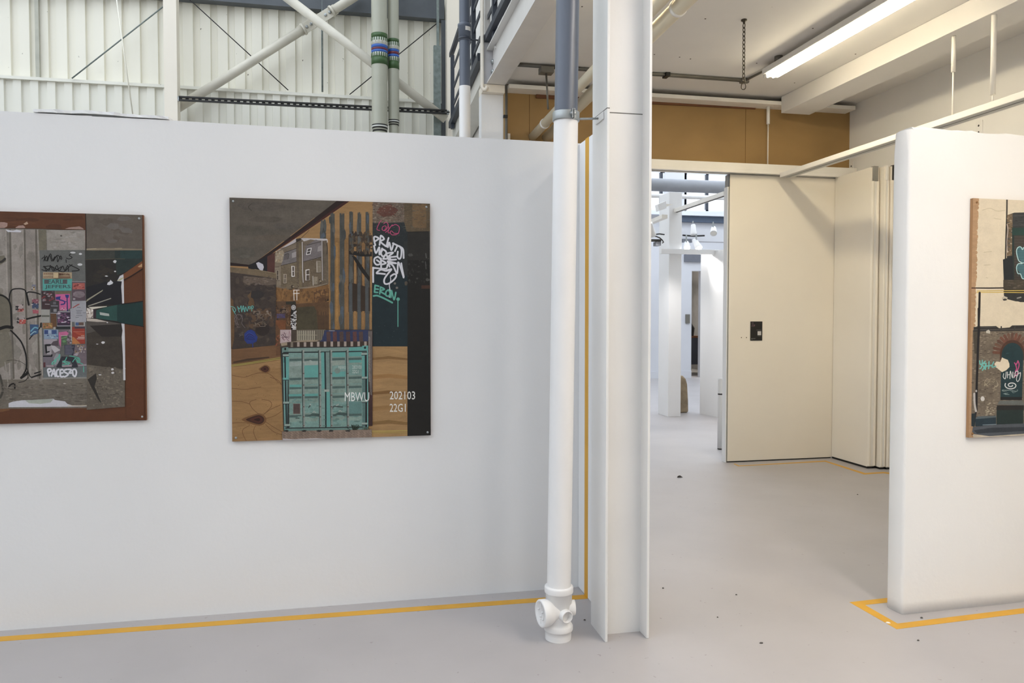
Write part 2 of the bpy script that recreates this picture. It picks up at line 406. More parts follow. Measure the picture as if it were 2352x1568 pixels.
# two banded pipes
GREEN = mat('band_green', '#3c5a30', .45, .05); BLUE = mat('band_blue', '#2f5fae', .45, .05); MAROON = mat('band_maroon', '#6a2733', .45, .05); WHT = mat('band_white', '#d5d6d0', .45, .03)
def banded(xc, w, py, label, Y=9.3):
    c = onY(xc, 200, Y); r = (onY(xc+w/2, 200, Y)-onY(xc-w/2, 200, Y)).x/2
    z = lambda q: onY(xc, q, Y-r).z
    t = thing('banded_pipe', label, 'pipe', (c.x, Y, z(py['end'])), 'banded pipes by the cladding')
    MB().lathe([(z(py['collar'])-z(py['end']), r), (8-z(py['end']), r)], (c.x, Y, z(py['end'])), seg=40).build('pipe', LINED, t)
    MB().lathe([(0-z(py['end']), r*.84), (z(py['collar'])-z(py['end'])+.02, r*.84), ], (c.x, Y, z(py['end'])), seg=40).build('lower_pipe', LINED, t)
    cz = z(py['collar'])
    for k, (m_, rr) in enumerate(((BLACK, 1.01), (WHT, 1.03), (BLACK, .97), (LINED, .94), (BLACK, .92))):
        h = py['ch']; MB().lathe([(0, r*.8), (0, r*rr), (-h, r*rr), (-h, r*.8)], (c.x, Y, cz-k*h), seg=40).build('collar_ring', m_, t)
    for (q0, q1, m_) in py['bands']:
        MB().lathe([(0, r*.9), (0, r+.003), (z(q0)-z(q1), r+.003), (z(q0)-z(q1), r*.9)], (c.x, Y, z(q1)), seg=40).build('band', m_, t)
    for (q0, q1, m_, n) in py['ticks']:
        mb = MB(); z0, z1 = z(q1), z(q0)
        for i in range(n):
            a0 = 2*math.pi*i/n; a1 = a0+2*math.pi/n*.5; vs = []
            for rr in (r+.002, r+.006):
                for zz in (z0, z1):
                    for s in range(4):
                        a = a0+(a1-a0)*s/3; vs.append((c.x+rr*math.cos(a), Y+rr*math.sin(a), zz))
            fs = []
            for s in range(3): fs += [(8+s, 9+s, 13+s, 12+s), (4+s, 5+s, 13+s, 12+s), (s, s+1, 9+s, 8+s)]
            fs += [(0, 8, 12, 4), (3, 11, 15, 7)]
            mb.add(vs, fs)
        mb.build('band_print_pattern', m_, t)
    return t
banded(872, 36.5, dict(end=299, collar=283, ch=.016, bands=[(73, 84, GREEN), (84, 100, WHT), (100, 107, BLUE), (107, 112, MAROON), (112, 118, BLUE), (118, 127, WHT), (127, 145, GREEN)],
       ticks=[(83.5, 91, GREEN, 22), (118.5, 127, GREEN, 22), (91, 98, LINED, 14)]), 'thicker of two grey-green pipes with striped marking bands, left one')
banded(904, 25.5, dict(end=291, collar=273, ch=.013, bands=[(87, 95, GREEN), (95, 111, WHT), (111, 117, BLUE), (117, 123, MAROON), (123, 129, BLUE), (129, 138, WHT), (138, 156, GREEN)],
       ticks=[(95, 103, GREEN, 18), (129.5, 137.5, GREEN, 18), (104, 111, LINED, 12)]), 'thinner of two grey-green pipes with striped marking bands, right one', 9.38)

# ================================================================== MEZZANINE EDGE
STEELW = mat('steel_white', (.68, .66, .63), .4, .03, 5)
bx0, bx1 = 1.232, 1.405; bz0, bz1 = 3.63, 3.95; bxc = (bx0+bx1)/2
t = thing('mezzanine_beam', 'white steel I-beam along the mezzanine edge, bolted to the far post', 'beam', (bxc, 6.99, bz0))
MB().box(bx0, bx1, -6.9, 6.99, bz0, bz0+.014).box(bx0, bx1, -6.9, 6.99, bz1-.014, bz1).box(bxc-.03, bxc+.02, -6.9, 6.99, bz0+.014, bz1-.014).build('flanged_body', STEELW, t)
GREYP = mat('end_plate_grey', (.50, .49, .50), .5, .05)
MB().box(bx0-.03, bx1+.0, 6.992, 7.012, bz0, bz1+.13).build('end_plate', GREYP, t)
for (px, py) in ((1124, 141), (1124, 164)):
    p = onX(px, py, bx0+.02); m_ = MB(); bolt(m_, Vector((bxc-.03, min(6.97, p.y), p.z)), (-1, 0, 0), .022, .022); m_.build('bolt', ZINC, t)
for (px, py) in ((1129, 112), (1139, 109), (1176, 2), (1189, 4)):
    p = onX(px, py, bxc-.03); m_ = MB(); bolt(m_, p, (-1, 0, 0), .016, .014); m_.build('bolt', STEELW, t)
# post under the beam
cz = onY(1130, 205, 7.0).z
t = thing('mezzanine_post', 'white steel post under the far end of the mezzanine beam', 'post', (1.30, 7.0, 0))
x0, x1 = onY(1107, 300, 7.02).x, onY(1158, 300, 7.02).x
MB().box(x0, x1, 7.055, 7.19, 0, cz-.03).build('post', W_PART, t, .004)
MB().box(x0, x1, 6.985, 7.19, cz-.03, bz0-.002).build('cap_plate', W_CREAM, t, .003)
one('upper_post', MB().box(1.225, 1.275, 7.03, 7.13, bz0+.003, 8), STEELW, 'white upright rising above the mezzanine beam end', 'post')
# cream conduit with a hooked foot left of the post
px0 = onY(1107, 100, 6.98)
one('cream_conduit', MB().tube([(px0.x, 6.975, 8), (px0.x, 6.975, onY(1107, 200, 6.975).z), (px0.x+.012, 6.972, onY(1107, 205, 6.975).z), (px0.x+.03, 6.965, onY(1112, 206, 6.975).z), (px0.x+.045, 6.965, onY(1115, 200, 6.975).z)], .017, 12), W_CREAM,
    'cream vertical conduit with a hooked foot beside the mezzanine post', 'conduit')
gx = onY(1163, 260, 7.04).x
t = thing('grey_conduit', 'dark grey vertical conduit between the mezzanine post and the brown wall', 'conduit', (gx, 7.04, 0))
MB().tube([(gx, 7.04, 0), (gx, 7.04, onY(1161, 195, 7.04).z)], .012, 12).build('conduit', CONDUIT, t)
p = onY(1161, 267, 7.03); MB().box(p.x-.018, p.x+.02, 7.02, 7.053, p.z-.012, p.z+.012).build('saddle_clip', BLACK, t)
one('white_upright', MB().box(onY(1165, 310, 7.18).x, onY(1170.5, 310, 7.18).x, 7.15, 7.199, 3.035, onY(1167, 308, 7.18).z), W_CREAM, 'short cream batten end just above the partition on the brown wall', 'batten')

# balustrade along the walkway behind the drainpipe
def rail_between(a, b, X): return onX(*a, X), onX(*b, X)
XB = 1.2
t = thing('balustrade', 'dark balustrade of level bars behind the grey and white drainpipe', 'balustrade', onX(1038, 290, XB))
zt, zb = 4.66, 3.83
for (name, a, b, w, h) in (('handrail', (1036, 127), (1056, 68), .045, .05), ('mid_rail', (1043, 152), (1098, -5), .012, .045), ('mid_rail', (1043, 198), (1103, 30), .012, .045),
                           ('mid_rail', (1043, 237), (1103, 88), .012, .045), ('bottom_rail', (1035, 288), (1103, 131), .05, .075)):
    q0, q1 = rail_between(a, b, XB); q1 = q0+(q1-q0)*(1.0 if name != 'handrail' else (2.2/(q0-q1).length))
    MB().bar(q0, q1, w, h).build(name, NAVY, t)
for px, p_top, p_bot in ((1039.5, 127, 290), (1087.5, -20, 168)):
    a = onX(px, p_top, XB); b = onX(px, p_bot, XB)
    MB().box(XB-.02, XB+.02, b.y-.03, b.y+.03, b.z-.03, a.z).build('post', NAVY, t)
q = [onX(1036, 291, XB+.02), onX(1103, 137, XB+.02)]
one('walkway_edge', MB().bar(q[0]+Vector((.112, -.05, -.115)), q[1]+Vector((.112, 0, -.115)), .20, .19), mat('walkway_paint', (.64, .62, .56), .5, .03),
    'cream edge of the raised walkway under the dark balustrade', 'walkway')
t = thing('upper_balustrade', 'dark balustrade standing on the mezzanine beam at the top edge', 'balustrade', (1.25, 6.7, bz1))
q0, q1 = onX(1117, 97, 1.25), onX(1168, -3, 1.25)
MB().bar(Vector((1.235, 7.025, 4.04)), Vector((1.235, 2, 4.04)), .05, .06).build('bottom_rail', NAVY, t)
MB().bar(Vector((1.25, 7.02, 4.25)), Vector((1.25, 2, 4.25)), .012, .045).build('mid_rail', NAVY, t)
MB().bar(Vector((1.25, 7.02, 4.47)), Vector((1.25, 2, 4.47)), .012, .045).build('mid_rail', NAVY, t)
for y in (6.72, 5.2, 3.7): MB().box(1.235, 1.275, y-.035, y+.035, bz1, 4.9).build('post', NAVY, t)

# second drainpipe, beyond the partition
c = onY(1067.5, 200, 7.0); r = .052
zc = lambda q: onY(1067, q, 6.95).z
t = thing('drainpipe', 'slimmer drainpipe beyond the partition, grey above and white below, with a paper label', 'drainpipe', (c.x, 7.0, 0), 'drainpipes')
MB().lathe([(0, r), (zc(195), r)], (c.x, 7, 0), seg=36).build('white_section', W_PIPE, t)
MB().lathe([(zc(195), r-.002), (8, r-.002)], (c.x, 7, 0), seg=36).build('grey_section', GREYPIPE, t)
MB().lathe([(zc(90), r-.004), (zc(90), r+.005), (zc(60), r+.005), (zc(58), r+.012), (zc(52), r+.012), (zc(50), r+.003), (zc(50), r-.004)], (c.x, 7, 0), seg=36).build('socket', GREYPIPE, t)
MB().lathe([(zc(88), r), (zc(88), r+.008), (zc(83), r+.008), (zc(83), r)], (c.x, 7, 0), seg=36).build('clamp', NAVY, t)
p = onY(1092, 90, 6.97); MB().tube([(c.x+r, 6.98, zc(87)), (onY(1104, 93, 6.98).x-.022, 6.98, onY(1104, 93, 6.98).z)], .008, 8).build('clamp_rod', NAVY, t)
mb = MB(); z0, z1 = zc(69), zc(58.5)
vs = []
for zz in (z0, z1):
    for s in range(7):
        a = math.radians(-92+s*9.5); vs.append((c.x+(r+.0062)*math.cos(a), 7+(r+.0062)*math.sin(a), zz))
mb.add(vs, [(s, s+1, 8+s, 7+s) for s in range(6)])
MB.build(mb, 'paper_label', CLOTHW, t)

# ================================================================== FOREGROUND PIPE
PX, PY = .924, 3.357
top = onY(1300, 265, PY); lean = Vector((top.x-PX, 0, 0))/top.z
def ax(z): return Vector((PX, PY, z))+lean*z
up = (Vector((0, 0, 1))+lean).normalized()
ZC = onY(1300, 266, PY-.05).z
t = thing('drainpipe', 'stout foreground drainpipe, white with a grey top, standing on the floor by the steel column', 'drainpipe', (PX, PY, 0), 'drainpipes')
MB().lathe([(.19, .055), (ZC, .055)], ax(0), up, 48).build('white_pipe', W_PIPE, t)
MB().lathe([(ZC, .0525), (3.69, .0525)], ax(0), up, 48).build('grey_pipe', GREYPIPE, t)
# boss fitting: socket, body, spigot
MB().lathe([(0, .0595), (.022, .0605), (.040, .0605), (.042, .0655), (.046, .067), (.062, .067), (.068, .064), (.078, .0565), (.165, .0565), (.168, .0605), (.214, .0605), (.216, .0650), (.220, .0665), (.240, .0665), (.245, .0650), (.247, .055)],
          ax(0), up, 48).build('boss_socket', W_PIPE, t)
ac = Vector((PX-.028, PY-.02, .134)); ad = Vector((-.985, -.17, .0)).normalized()
cp = MB().lathe([(-.04, .040), (0, .043), (.02, .055), (.034, .0615), (.062, .0625), (.066, .060), (.066, .052), (.062, .050), (.062, 0)], ac, ad, 40).build('access_cap', W_PIPE, t)
sd = ad.cross(Vector((0, 0, 1))).normalized(); mb = MB(); fc = ac+ad*.063
for s1 in (-1, 1): mb.bar(fc+Vector((0, 0, .010*s1+.014*s1)), fc+Vector((0, 0, .045*s1)), .006, .006, up=tuple(ad))
for (u, w) in ((-.02, .012), (.022, .014), (.0, -.012), (-.024, -.018)): bolt(mb, fc+sd*u+Vector((0, 0, w)), ad, .005, .006)
mb.build('cap_rib', W_PIPE, cp)
bc = Vector((PX+.028, PY-.005, .142)); bd = Vector((.985, -.10, .0)).normalized()
MB().lathe([(0, .036), (.035, .0345), (.048, .0345), (.049, .0325), (.03, .031), (.03, 0)], bc, bd, 32).build('branch_stub', W_PIPE, t)
bc = Vector((PX+.012, PY-.035, .126)); bd = Vector((.26, -.96, -.04)).normalized()
MB().lathe([(0, .032), (.032, .028), (.042, .028), (.043, .0245), (.016, .024), (.016, 0)], bc, bd, 32).build('branch_stub', W_PIPE, t)
# zinc clamp with rod and foot plate on the column
cl = MB().lathe([(-.020, .054), (-.020, .060), (-.017, .061), (.017, .061), (.020, .060), (.020, .054)], ax(ZC+.008), up, 40).build('pipe_clamp', ZINC, t)
mb = MB(); f = ax(ZC+.008)+Vector((.012, -.064, 0))
mb.box(f.x-.004, f.x-.001, f.y-.016, f.y+.006, f.z-.02, f.z+.02).box(f.x+.004, f.x+.007, f.y-.016, f.y+.006, f.z-.02, f.z+.02); bolt(mb, f+Vector((.007, -.008, 0)), (1, 0, 0), .006, .008); bolt(mb, f+Vector((-.004, -.008, 0)), (-1, 0, 0), .006, .008)
mb.build('clamp_bolt', ZINC, cl)
e0 = ax(ZC)+Vector((.058, -.01, 0)); e1 = onX(1376, 272, 1.119)
MB().tube([e0, e1], .005, 10).build('stand_off_rod', ZINC, t)
a, b = onX(1369, 280, 1.1185), onX(1386.5, 263, 1.1185)
MB().bar(Vector((1.117, a.y, (a.z+b.z)/2)), Vector((1.117, b.y, (a.z+b.z)/2)), .006, .034).build('foot_plate', W_GLOSS, t, .002)

# ================================================================== STEEL COLUMN
t = thing('steel_column', 'white painted steel H-column beside the foreground drainpipe', 'column', (1.227, 3.375, 0))
FX0, FX1, FY0, FY1 = 1.121, 1.334, 3.268, 3.480
MB().box(FX0, FX0+.0125, FY0, FY1, 0, CZ-.003).build('flange', W_GLOSS, t, .002)
MB().box(FX1-.0125, FX1, FY0, FY1, 0, CZ-.003).build('flange', W_GLOSS, t, .002)
MB().box(FX0+.0125, FX1-.0125, 3.352, 3.366, 0, CZ-.003).build('web', W_GLOSS, t)
zl = onX(1393, 249, FX0).z
GAP = mat('paint_joint', '#6f6c68', .7)
MB().box(FX0-.0007, FX0, FY0, FY1, zl-.002, zl+.002).box(FX0, FX0+.0125, FY0-.0007, FY0, zl-.002, zl+.002).box(FX0+.0125, FX1-.0125, 3.3508, 3.352, zl-.002+.004, zl+.002+.004).build('paint_joint', GAP, t)

# ================================================================== FLOOR AND WALL TAPE
def tape(name, quads, label, group='yellow floor tapes'):
    mb = MB()
    for (a, b, c, d, nrm) in quads:
        n = Vector(nrm)*.0008; q = [Vector(v) for v in (a, b, c, d)]; mb.hexa([v+n*.05 for v in q], [v+n for v in q])
    return one(name, mb, TAPE, label, 'tape', group)
Zn = (0, 0, 1)
tape('floor_tape', [((-7, 3.99, 0), (-7, 3.935, 0), (1.2075, 3.803, 0), (1.2075, 3.862, 0), Zn),
                    ((1.208, 3.862, 0), (1.208, 3.803, 0), (1.208, 3.806, 2.416), (1.208, 3.868, 2.416), (-1, 0, 0))],
     'yellow tape along the foot of the left partition, climbing its side beside the column')
P = [onZ(*p) for p in [(1951, 1382.7), (2059.5, 1444.6), (2352, 1408), (1986.5, 1389), (2061.5, 1431.7), (2352, 1396), (2060, 1370.3), (2060, 1381)]]
ext = lambda a, b, k: a+(b-a)*k
tape('floor_tape', [(P[0], P[3], P[4], P[1], Zn), (P[1], P[4], ext(P[4], P[5], 2.95), ext(P[1], P[2], 2.95), Zn), (P[0], P[6], P[7], P[3], Zn)], 'yellow tape wrapping round the foot of the right partition')
S = [onZ(*p) for p in [(1688, 1064.5), (1698, 1069), (1896, 1057.5), (1987, 1086), (2030, 1083.5), (2060, 1087)]]
S2 = [onZ(*p) for p in [(1684.5, 1065), (1696, 1070.6), (1895, 1060), (1985, 1089.5), (2029, 1086.5), (2060, 1091)]]
tape('floor_tape', [(S[i], S2[i], S2[i+1], S[i+1], Zn) for i in range(5)], 'thin yellow tape along the foot of the cream sliding panels')

# loose white board on top of the left partition
t0 = onY(72, 254, 4.03); 
mb = MB(); n = 22
xa, xb = -1.45, -.86
vs = []
for i in range(n+1):
    x = xa+(xb-xa)*i/n; f = i/n
    base = 2.478-(x+7.5)*.0068+.002
    lift = .012*max(0, math.sin(min(1, max(0, (f-.25)/.5))*math.pi)); th = .012+random.uniform(0, .004)
    zc_ = base+lift+.004*math.sin(f*9)
    for (y, z) in ((3.975+random.uniform(-.004, .004), zc_), (4.08, zc_+.008), (4.08, zc_+.008+th), (3.975+random.uniform(-.004, .004), zc_+th)): vs.append((x, y, z))
fs = []
for i in range(n):
    for k in range(4): fs.append((4*i+k, 4*i+(k+1) % 4, 4*i+4+(k+1) % 4, 4*i+4+k))
fs += [(0, 1, 2, 3), (4*n+3, 4*n+2, 4*n+1, 4*n)]
mb.add(vs, fs)
one('loose_board', mb, W_PART, 'torn strip of white board lying on top of the left partition', 'board')

# ================================================================== BAY: TRACKS, PANELS, LIGHT
t = thing('head_track', 'white head track running across above the cream sliding panel', 'track', (3.3, 7.1, 2.94))
MB().box(1.46, 5.150, 7.06, 7.199, 2.962, 3.03).build('upper_channel', W_TRACK, t, .003)
MB().box(1.46, 5.150, 7.04, 7.08, 2.93, 2.962).box(1.46, 5.150, 7.14, 7.18, 2.93, 2.962).build('lower_lip', W_TRACK, t, .002)
MB().box(1.46, 4.2, 7.085, 7.135, 2.945, 2.961).build('dark_slot', BLACK, t)
t = thing('side_track', 'white ceiling track coming forward over the folded panels toward the right partition', 'track', (4.3, 5.0, 2.90))
MB().box(4.25, 4.262, 1.5, 7.035, 2.897, 2.942).box(4.362, 4.374, 1.5, 7.035, 2.897, 2.942).box(4.262, 4.362, 1.5, 7.035, 2.93, 2.942).build('channel', W_TRACK, t, .0015)
MB().box(4.262, 4.305, 1.5, 7.035, 2.897, 2.903).box(4.319, 4.362, 1.5, 7.035, 2.897, 2.903).build('bottom_lip', mat('track_grey', (.5, .5, .46), .4, .04), t)
MB().box(4.305, 4.319, 1.5, 7.035, 2.906, 2.912).build('dark_slot', BLACK, t)
def hanger(x, y, z0, zs, ztop, label, rs=.017):
    t = thing('track_hanger', label, 'hanger', (x, y, z0), 'track hangers')
    MB().tube([(x, y, z0), (x, y, zs+.01)], .006, 10).build('rod', W_TRACK, t)
    MB().tube([(x, y, zs), (x, y, ztop)], rs, 16).build('sleeve', W_TRACK, t)
hanger(4.163, 7.12, 3.03, 3.448, cz0, 'white hanger rod above the head track in front of the brown wall')
p = onX(2280, 218, 4.30); hanger(4.30, p.y, 2.942, p.z, CZ-.003, 'thick white hanger sleeve above the side track near the right edge')
p = onX(2189.5, 165, 4.33); hanger(4.33, p.y, 2.942, p.z, 3.565, 'slim white hanger rod above the side track against the side wall', .015)

# sliding panels
PA = onY(1674, 700, 7.12).x
t = thing('sliding_panel', 'wide cream sliding panel facing the doorway, carrying the small black notice', 'sliding panel', (4.3, 7.12, 0), 'cream sliding panels')
MB().box(PA, 5.10, 7.12, 7.198, .012, 2.925).build('panel_board', W_CREAM, t, .002)
ed = onY(1660.5, 700, 7.2).x
MB().box(ed, PA-.012, 7.122, 7.20, .0, 2.80).build('edge_profile', W_PART, t, .003)
MB().box(PA-.012, PA, 7.13, 7.20, .0, 2.92).build('edge_seal', mat('seal_grey', '#8f8d86', .5), t)
MB().box(ed+.012, PA-.004, 7.112, 7.19, 2.80, 2.925).build('track_carrier', mat('carrier_grey', '#5b5d5e', .4, .1), t, .004)
MB().box(PA, 4.93, 7.13, 7.19, .0, .012).build('floor_gap_strip', BLACK, t)  # black strip drawn as the dark line under the panel
def stack_panel(x0, x1, y0, y1, label, carrier):
    t = thing('sliding_panel', label, 'sliding panel', ((x0+x1)/2, (y0+y1)/2, 0), 'cream sliding panels')
    MB().box(x0, x1, y0+.02, y1, .02, 2.935).build('panel_board', W_CREAM, t, .002)
    MB().box(x0+.006, x1-.006, y0+.03, y1, .0, .02).build('floor_gap_strip', BLACK, t)  # black strip stands in for the shaded gap under the panel
    w = (x1-x0)*.36
    for xx in (x0, x1-w): MB().lathe([(.03, w/2), (2.80, w/2)], (xx+w/2, y0+.018, 0), (0, 0, 1), 16).build('bull_nose', W_CREAM, t)
    MB().box(x0+w*.8, x1-w*.8, y0+.012, y0+.06, .03, 2.80).build('edge_groove', W_TRACK, t)
    MB().box(x0+.012, x1-.02, y0+.004, y0+.05, 2.80, 2.945).build('track_carrier', carrier, t, .003)
CG = mat('carrier_aluminium', '#8f8c85', .4, .1)
stack_panel(4.935, 5.020, 6.53, 7.115, 'cream sliding panel folded forward into the corner, first of the stack', CG)
stack_panel(5.030, 5.085, 6.47, 7.115, 'cream sliding panel at the middle of the folded stack with a dark carrier', W_TRACK)
stack_panel(5.090, 5.150, 6.45, 7.115, 'cream sliding panel folded against the side wall, last of the stack', BLACK)

# small black notice
NY = 7.1195
q = [onY(*p, NY) for p in ((1723.5, 738), (1750.7, 737.5), (1750.4, 781.6), (1723.5, 782))]
t = thing('notice', 'small black printed notice fixed to the cream sliding panel', 'notice', q[3])
x0, x1, z0, z1 = q[0].x, q[1].x, q[3].z, q[0].z; w, h = x1-x0, z1-z0
MB().box(x0, x1, NY-.004, NY, z0, z1).build('backing', BLACK, t)
def np(u0, u1, v0, v1, mb): mb.box(x0+w*u0, x0+w*u1, NY-.0046, NY-.0041, z1-h*v1, z1-h*v0); return mb
mb = MB()
for (u, v, ww) in ((.1, .07, .16), (.12, .17, .1), (.24, .175, .14), (.09, .235, .06), (.2, .245, .05), (.29, .23, .07)): np(u, u+ww, v, v+.022, mb)
mb.build('title_text', mat('notice_pink', '#8a6874', .6), t)
np(.60, .90, .51, .72, MB()).build('white_square', mat('notice_white', '#c9c5c2', .6), t)
NG = mat('notice_grey', '#8c8a86', .6)
for q_ in ((.50, .90, .445, .455), (.62, .90, .765, .773), (.2, .44, .875, .885), (.2, .40, .905, .915)): np(*q_, MB()).build('caption_line', NG, t)
np(.10, .16, .87, .94, MB()).build('logo_mark', NG, t)
t = thing('screw_marks', 'pair of filled screw marks left of the black notice', 'marks', onY(1709, 775, 7.1198))
for (px, py) in ((1703, 775), (1714.5, 775)):
    p = onY(px, py, 7.1198); MB().lathe([(0, .006), (-.0008, .005), (-.0008, 0)], p, (0, 1, 0), 10).build('screw_hole', MATS.get('hole_brown') or mat('hole_brown', '#7d6b57', .9), t)
# ribbed brackets on the side wall
for (px, py, lab) in ((2250, 294, 'white slotted bracket on the side wall above the right partition'), (1957, 386, 'white slotted bracket on the side wall near the brown wall corner')):
    p = onX(px, py, 5.154); t = thing('wall_bracket', lab, 'bracket', p, 'slotted wall brackets')
    MB().box(5.146, 5.1545, p.y-.035, p.y+.035, p.z-.07, p.z+.06).build('plate', W_SIDE, t, .002)
    for dz in (-.035, .02): MB().lathe([(0, .009), (-.001, .008), (-.001, 0)], (5.1455, p.y+.002, p.z+dz), (1, 0, 0), 10).build('hole', BLACK, t)

# fluorescent batten
LX0, LX1, LY0, LY1 = 3.546, 3.695, 4.36, 6.178
def luminaire(dy, label, dx=0.0, glow='lamp_glow', y0=4.36, y1=6.178):
    LY0, LY1 = y0, y1
    t = thing('strip_light', label, 'light', ((LX0+LX1)/2+dx, (LY0+LY1)/2+dy, 3.6), 'strip lights')
    LX0_, LX1_ = LX0+dx, LX1+dx
    MB().box(LX0_, LX1_, LY0+dy, LY1+dy, 3.614, 3.664).build('body', MATS['light_body'], t, .006)
    mb = MB()
    mb.hexa([(LX0_+.012, LY0+dy+.02, 3.614), (LX1_-.006, LY0+dy+.02, 3.614), (LX1_-.020, LY0+dy+.02, 3.586), (LX0_+.034, LY0+dy+.02, 3.586)],
            [(LX0_+.012, LY1+dy-.045, 3.614), (LX1_-.006, LY1+dy-.045, 3.614), (LX1_-.020, LY1+dy-.045, 3.586), (LX0_+.034, LY1+dy-.045, 3.586)])
    mb.build('diffuser', MATS[glow], t)
    for x in (LX0_+.045, LX0_+.098): MB().tube([(x, LY1+dy-.046, 3.598), (x, LY1+dy-.02, 3.598)], .012, 14).build('tube_end', MATS[glow], t)
    MB().box(LX0_+.02, LX0_+.03, LY1+dy-.044, LY1+dy+.012, 3.59, 3.62).build('end_clip', MATS['light_body'], t)
    for y in (LY0+.22, LY1-.22): MB().lathe([(0, .035), (CZ-3.664-.002, .035), (CZ-3.664-.001, 0)], (LX0_+.03, y+dy, 3.664), (0, 0, 1), 20).build('spacer', CONDUIT, t)
    return t
LAMPC = (1.0, .87, .62)
mat('light_body', (.74, .73, .70), .4, .02)
emit('lamp_glow', LAMPC, LAMP); emit('front_fill_glow', (1.0, .93, .87), FRONT_FILL); emit('bay_fill_glow', LAMPC, BAY_FILL)
luminaire(0, 'lit white strip light under the ceiling of the bay')
luminaire(-4.2, 'lit white strip light, next in the row behind the right partition', 0.0, 'lamp_glow')
luminaire(-3.7, 'unseen lit strip light added over the open floor as front fill', -1.25, 'front_fill_glow')  # added out of view to brighten the right partition and the floor
luminaire(0, 'short unseen strip light added behind the steel column to light the bay', -2.0, 'bay_fill_glow', 4.15, 4.85)  # added lamp, hidden by the column, brightens panels and side track
luminaire(-6.2, 'second unseen fill strip light added over the open floor, farther back', -1.25, 'front_fill_glow')  # another added lamp out of view, more fill from the front

# conduit on the ceiling
yc = onZ(1600, 179, CZ-.02).y
t = thing('ceiling_conduit', 'grey metal conduit pair crossing the ceiling to the strip light', 'conduit', (3.68, yc, CZ-.04))
jx = onZ(1707, 188, CZ-.02)
mb = MB().tube([(1.44, yc-.02, CZ-.014), (jx.x, yc-.02, CZ-.014)], .011, 10).tube([(1.44, yc+.022, CZ-.014), (jx.x, yc+.022, CZ-.014)], .009, 10)
mb.build('cross_run', CONDUIT, t)
MB().tube([(jx.x, yc, CZ-.018), (3.62, 6.22, CZ-.025), (3.615, 6.1, CZ-.03)], .011, 10).build('light_run', CONDUIT, t)
MB().lathe([(0, .045), (-.032, .045), (-.036, 0)], (jx.x, yc, CZ), (0, 0, 1), 20).build('junction_box', CONDUIT, t)
p = onZ(1534, 171, CZ-.02); MB().box(p.x-.02, p.x+.02, yc-.05, yc+.04, CZ-.034, CZ-.001).build('saddle_clip', BLACK, t)
p = onZ(1259, 152, CZ-.03)
t = thing('junction_box', 'grey ceiling junction box with a thin dropper behind the foreground drainpipe', 'junction box', (p.x, yc, CZ-.08))
MB().box(p.x-.06, p.x+.06, yc-.05, yc+.05, CZ-.075, CZ-.022).build('box', CONDUIT, t, .004)
e = onY(1259, 264, yc); MB().tube([(p.x, yc, CZ-.07), (e.x, yc, e.z+.05)], .009, 10).build('dropper', CONDUIT, t)

# chain
ct = onZ(1709, 45, CZ); cb = onY(1708, 205, ct.y)
CH = mat('chain_iron', '#453d30', .5, .1, 10, metal=.4)
t = thing('chain', 'dark iron chain with a snap hook hanging from the ceiling', 'chain', cb)
MB().lathe([(0, .022), (-.010, .022), (-.012, .01), (-.03, .008)], ct, (0, 0, 1), 14).build('ceiling_eye', CH, t)
def link(p, L, W, r, rot, mb):
    pts = []; c, s = math.cos(rot), math.sin(rot)
    for k in range(21):
        a = 2*math.pi*k/20; u = W/2*math.cos(a); v = (L/2)*math.sin(a)*(1+.12*abs(math.cos(a)))
        pts.append(p+Vector((u*c, u*s, v)))
    mb.tube(pts, r, 8, caps=False)
zt, zb = ct.z-.03, cb.z+.055; nl = 14; Ls = (zt-zb)/nl
for i in range(nl):
    mb = MB(); link(Vector((ct.x+(cb.x-ct.x)*i/nl, ct.y, zt-Ls*(i+.5))), Ls*1.25, .020, .0032, .35 if i % 2 else 1.85, mb); mb.build('link', CH, t)
mb = MB(); pts = []
for k in range(25):
    a = 2*math.pi*k/24; v = math.sin(a); pts.append(cb+Vector(((.017-.007*v)*math.cos(a)+.002*v, 0, .03+.032*v)))
mb.tube(pts, .0035, 8, caps=False).tube([cb+Vector((.012, 0, .055)), cb+Vector((.03, 0, .048))], .0035, 8); mb.build('snap_hook', CH, t)

# pale heating pipes rising along the ceiling
for (a, b, r, lab, rings) in (((1223, 314, 7.2), (1532, -16, 3.36), .040, 'upper pale pipe slanting behind the column, left of a pair', ((1251, 283),)),
                              ((1256, 316, 7.2), (1600, -24, 3.33), .048, 'lower pale pipe slanting behind the column, right of a pair', ((1556, 22),))):
    q0 = onY(*a); q1 = onZ(*b); q1 = q0+(q1-q0)*1.2
    t = thing('heating_pipe', lab, 'pipe', q0, 'slanting pale pipes')
    MB().tube([q0, q1], r, 28).build('pipe', BEIGEPIPE, t)
    d = (q1-q0).normalized()
    for (px, py) in rings:
        # ring where the clip shows
        best = min((q0+(q1-q0)*k/200 for k in range(201)), key=lambda v: (v.x/v.y-ray(px, py).x/ray(px, py).y)**2)
        MB().lathe([(-.012, r), (-.012, r+.006), (.012, r+.006), (.012, r)], best, d, 28).build('clip_ring', W_TRACK, t)
# downstand beam in the bay
b0 = onY(1798, 258, 7.0); b1 = onY(1861, 262, 7.0)
one('boxed_beam', MB().box(b0.x, b1.x+.01, -6.5, 7.03, onY(1798, 258, 7.0).z, CZ-.002), CEIL, 'boxed white downstand beam running forward under the ceiling right of the strip light', 'beam', bevel=.003)

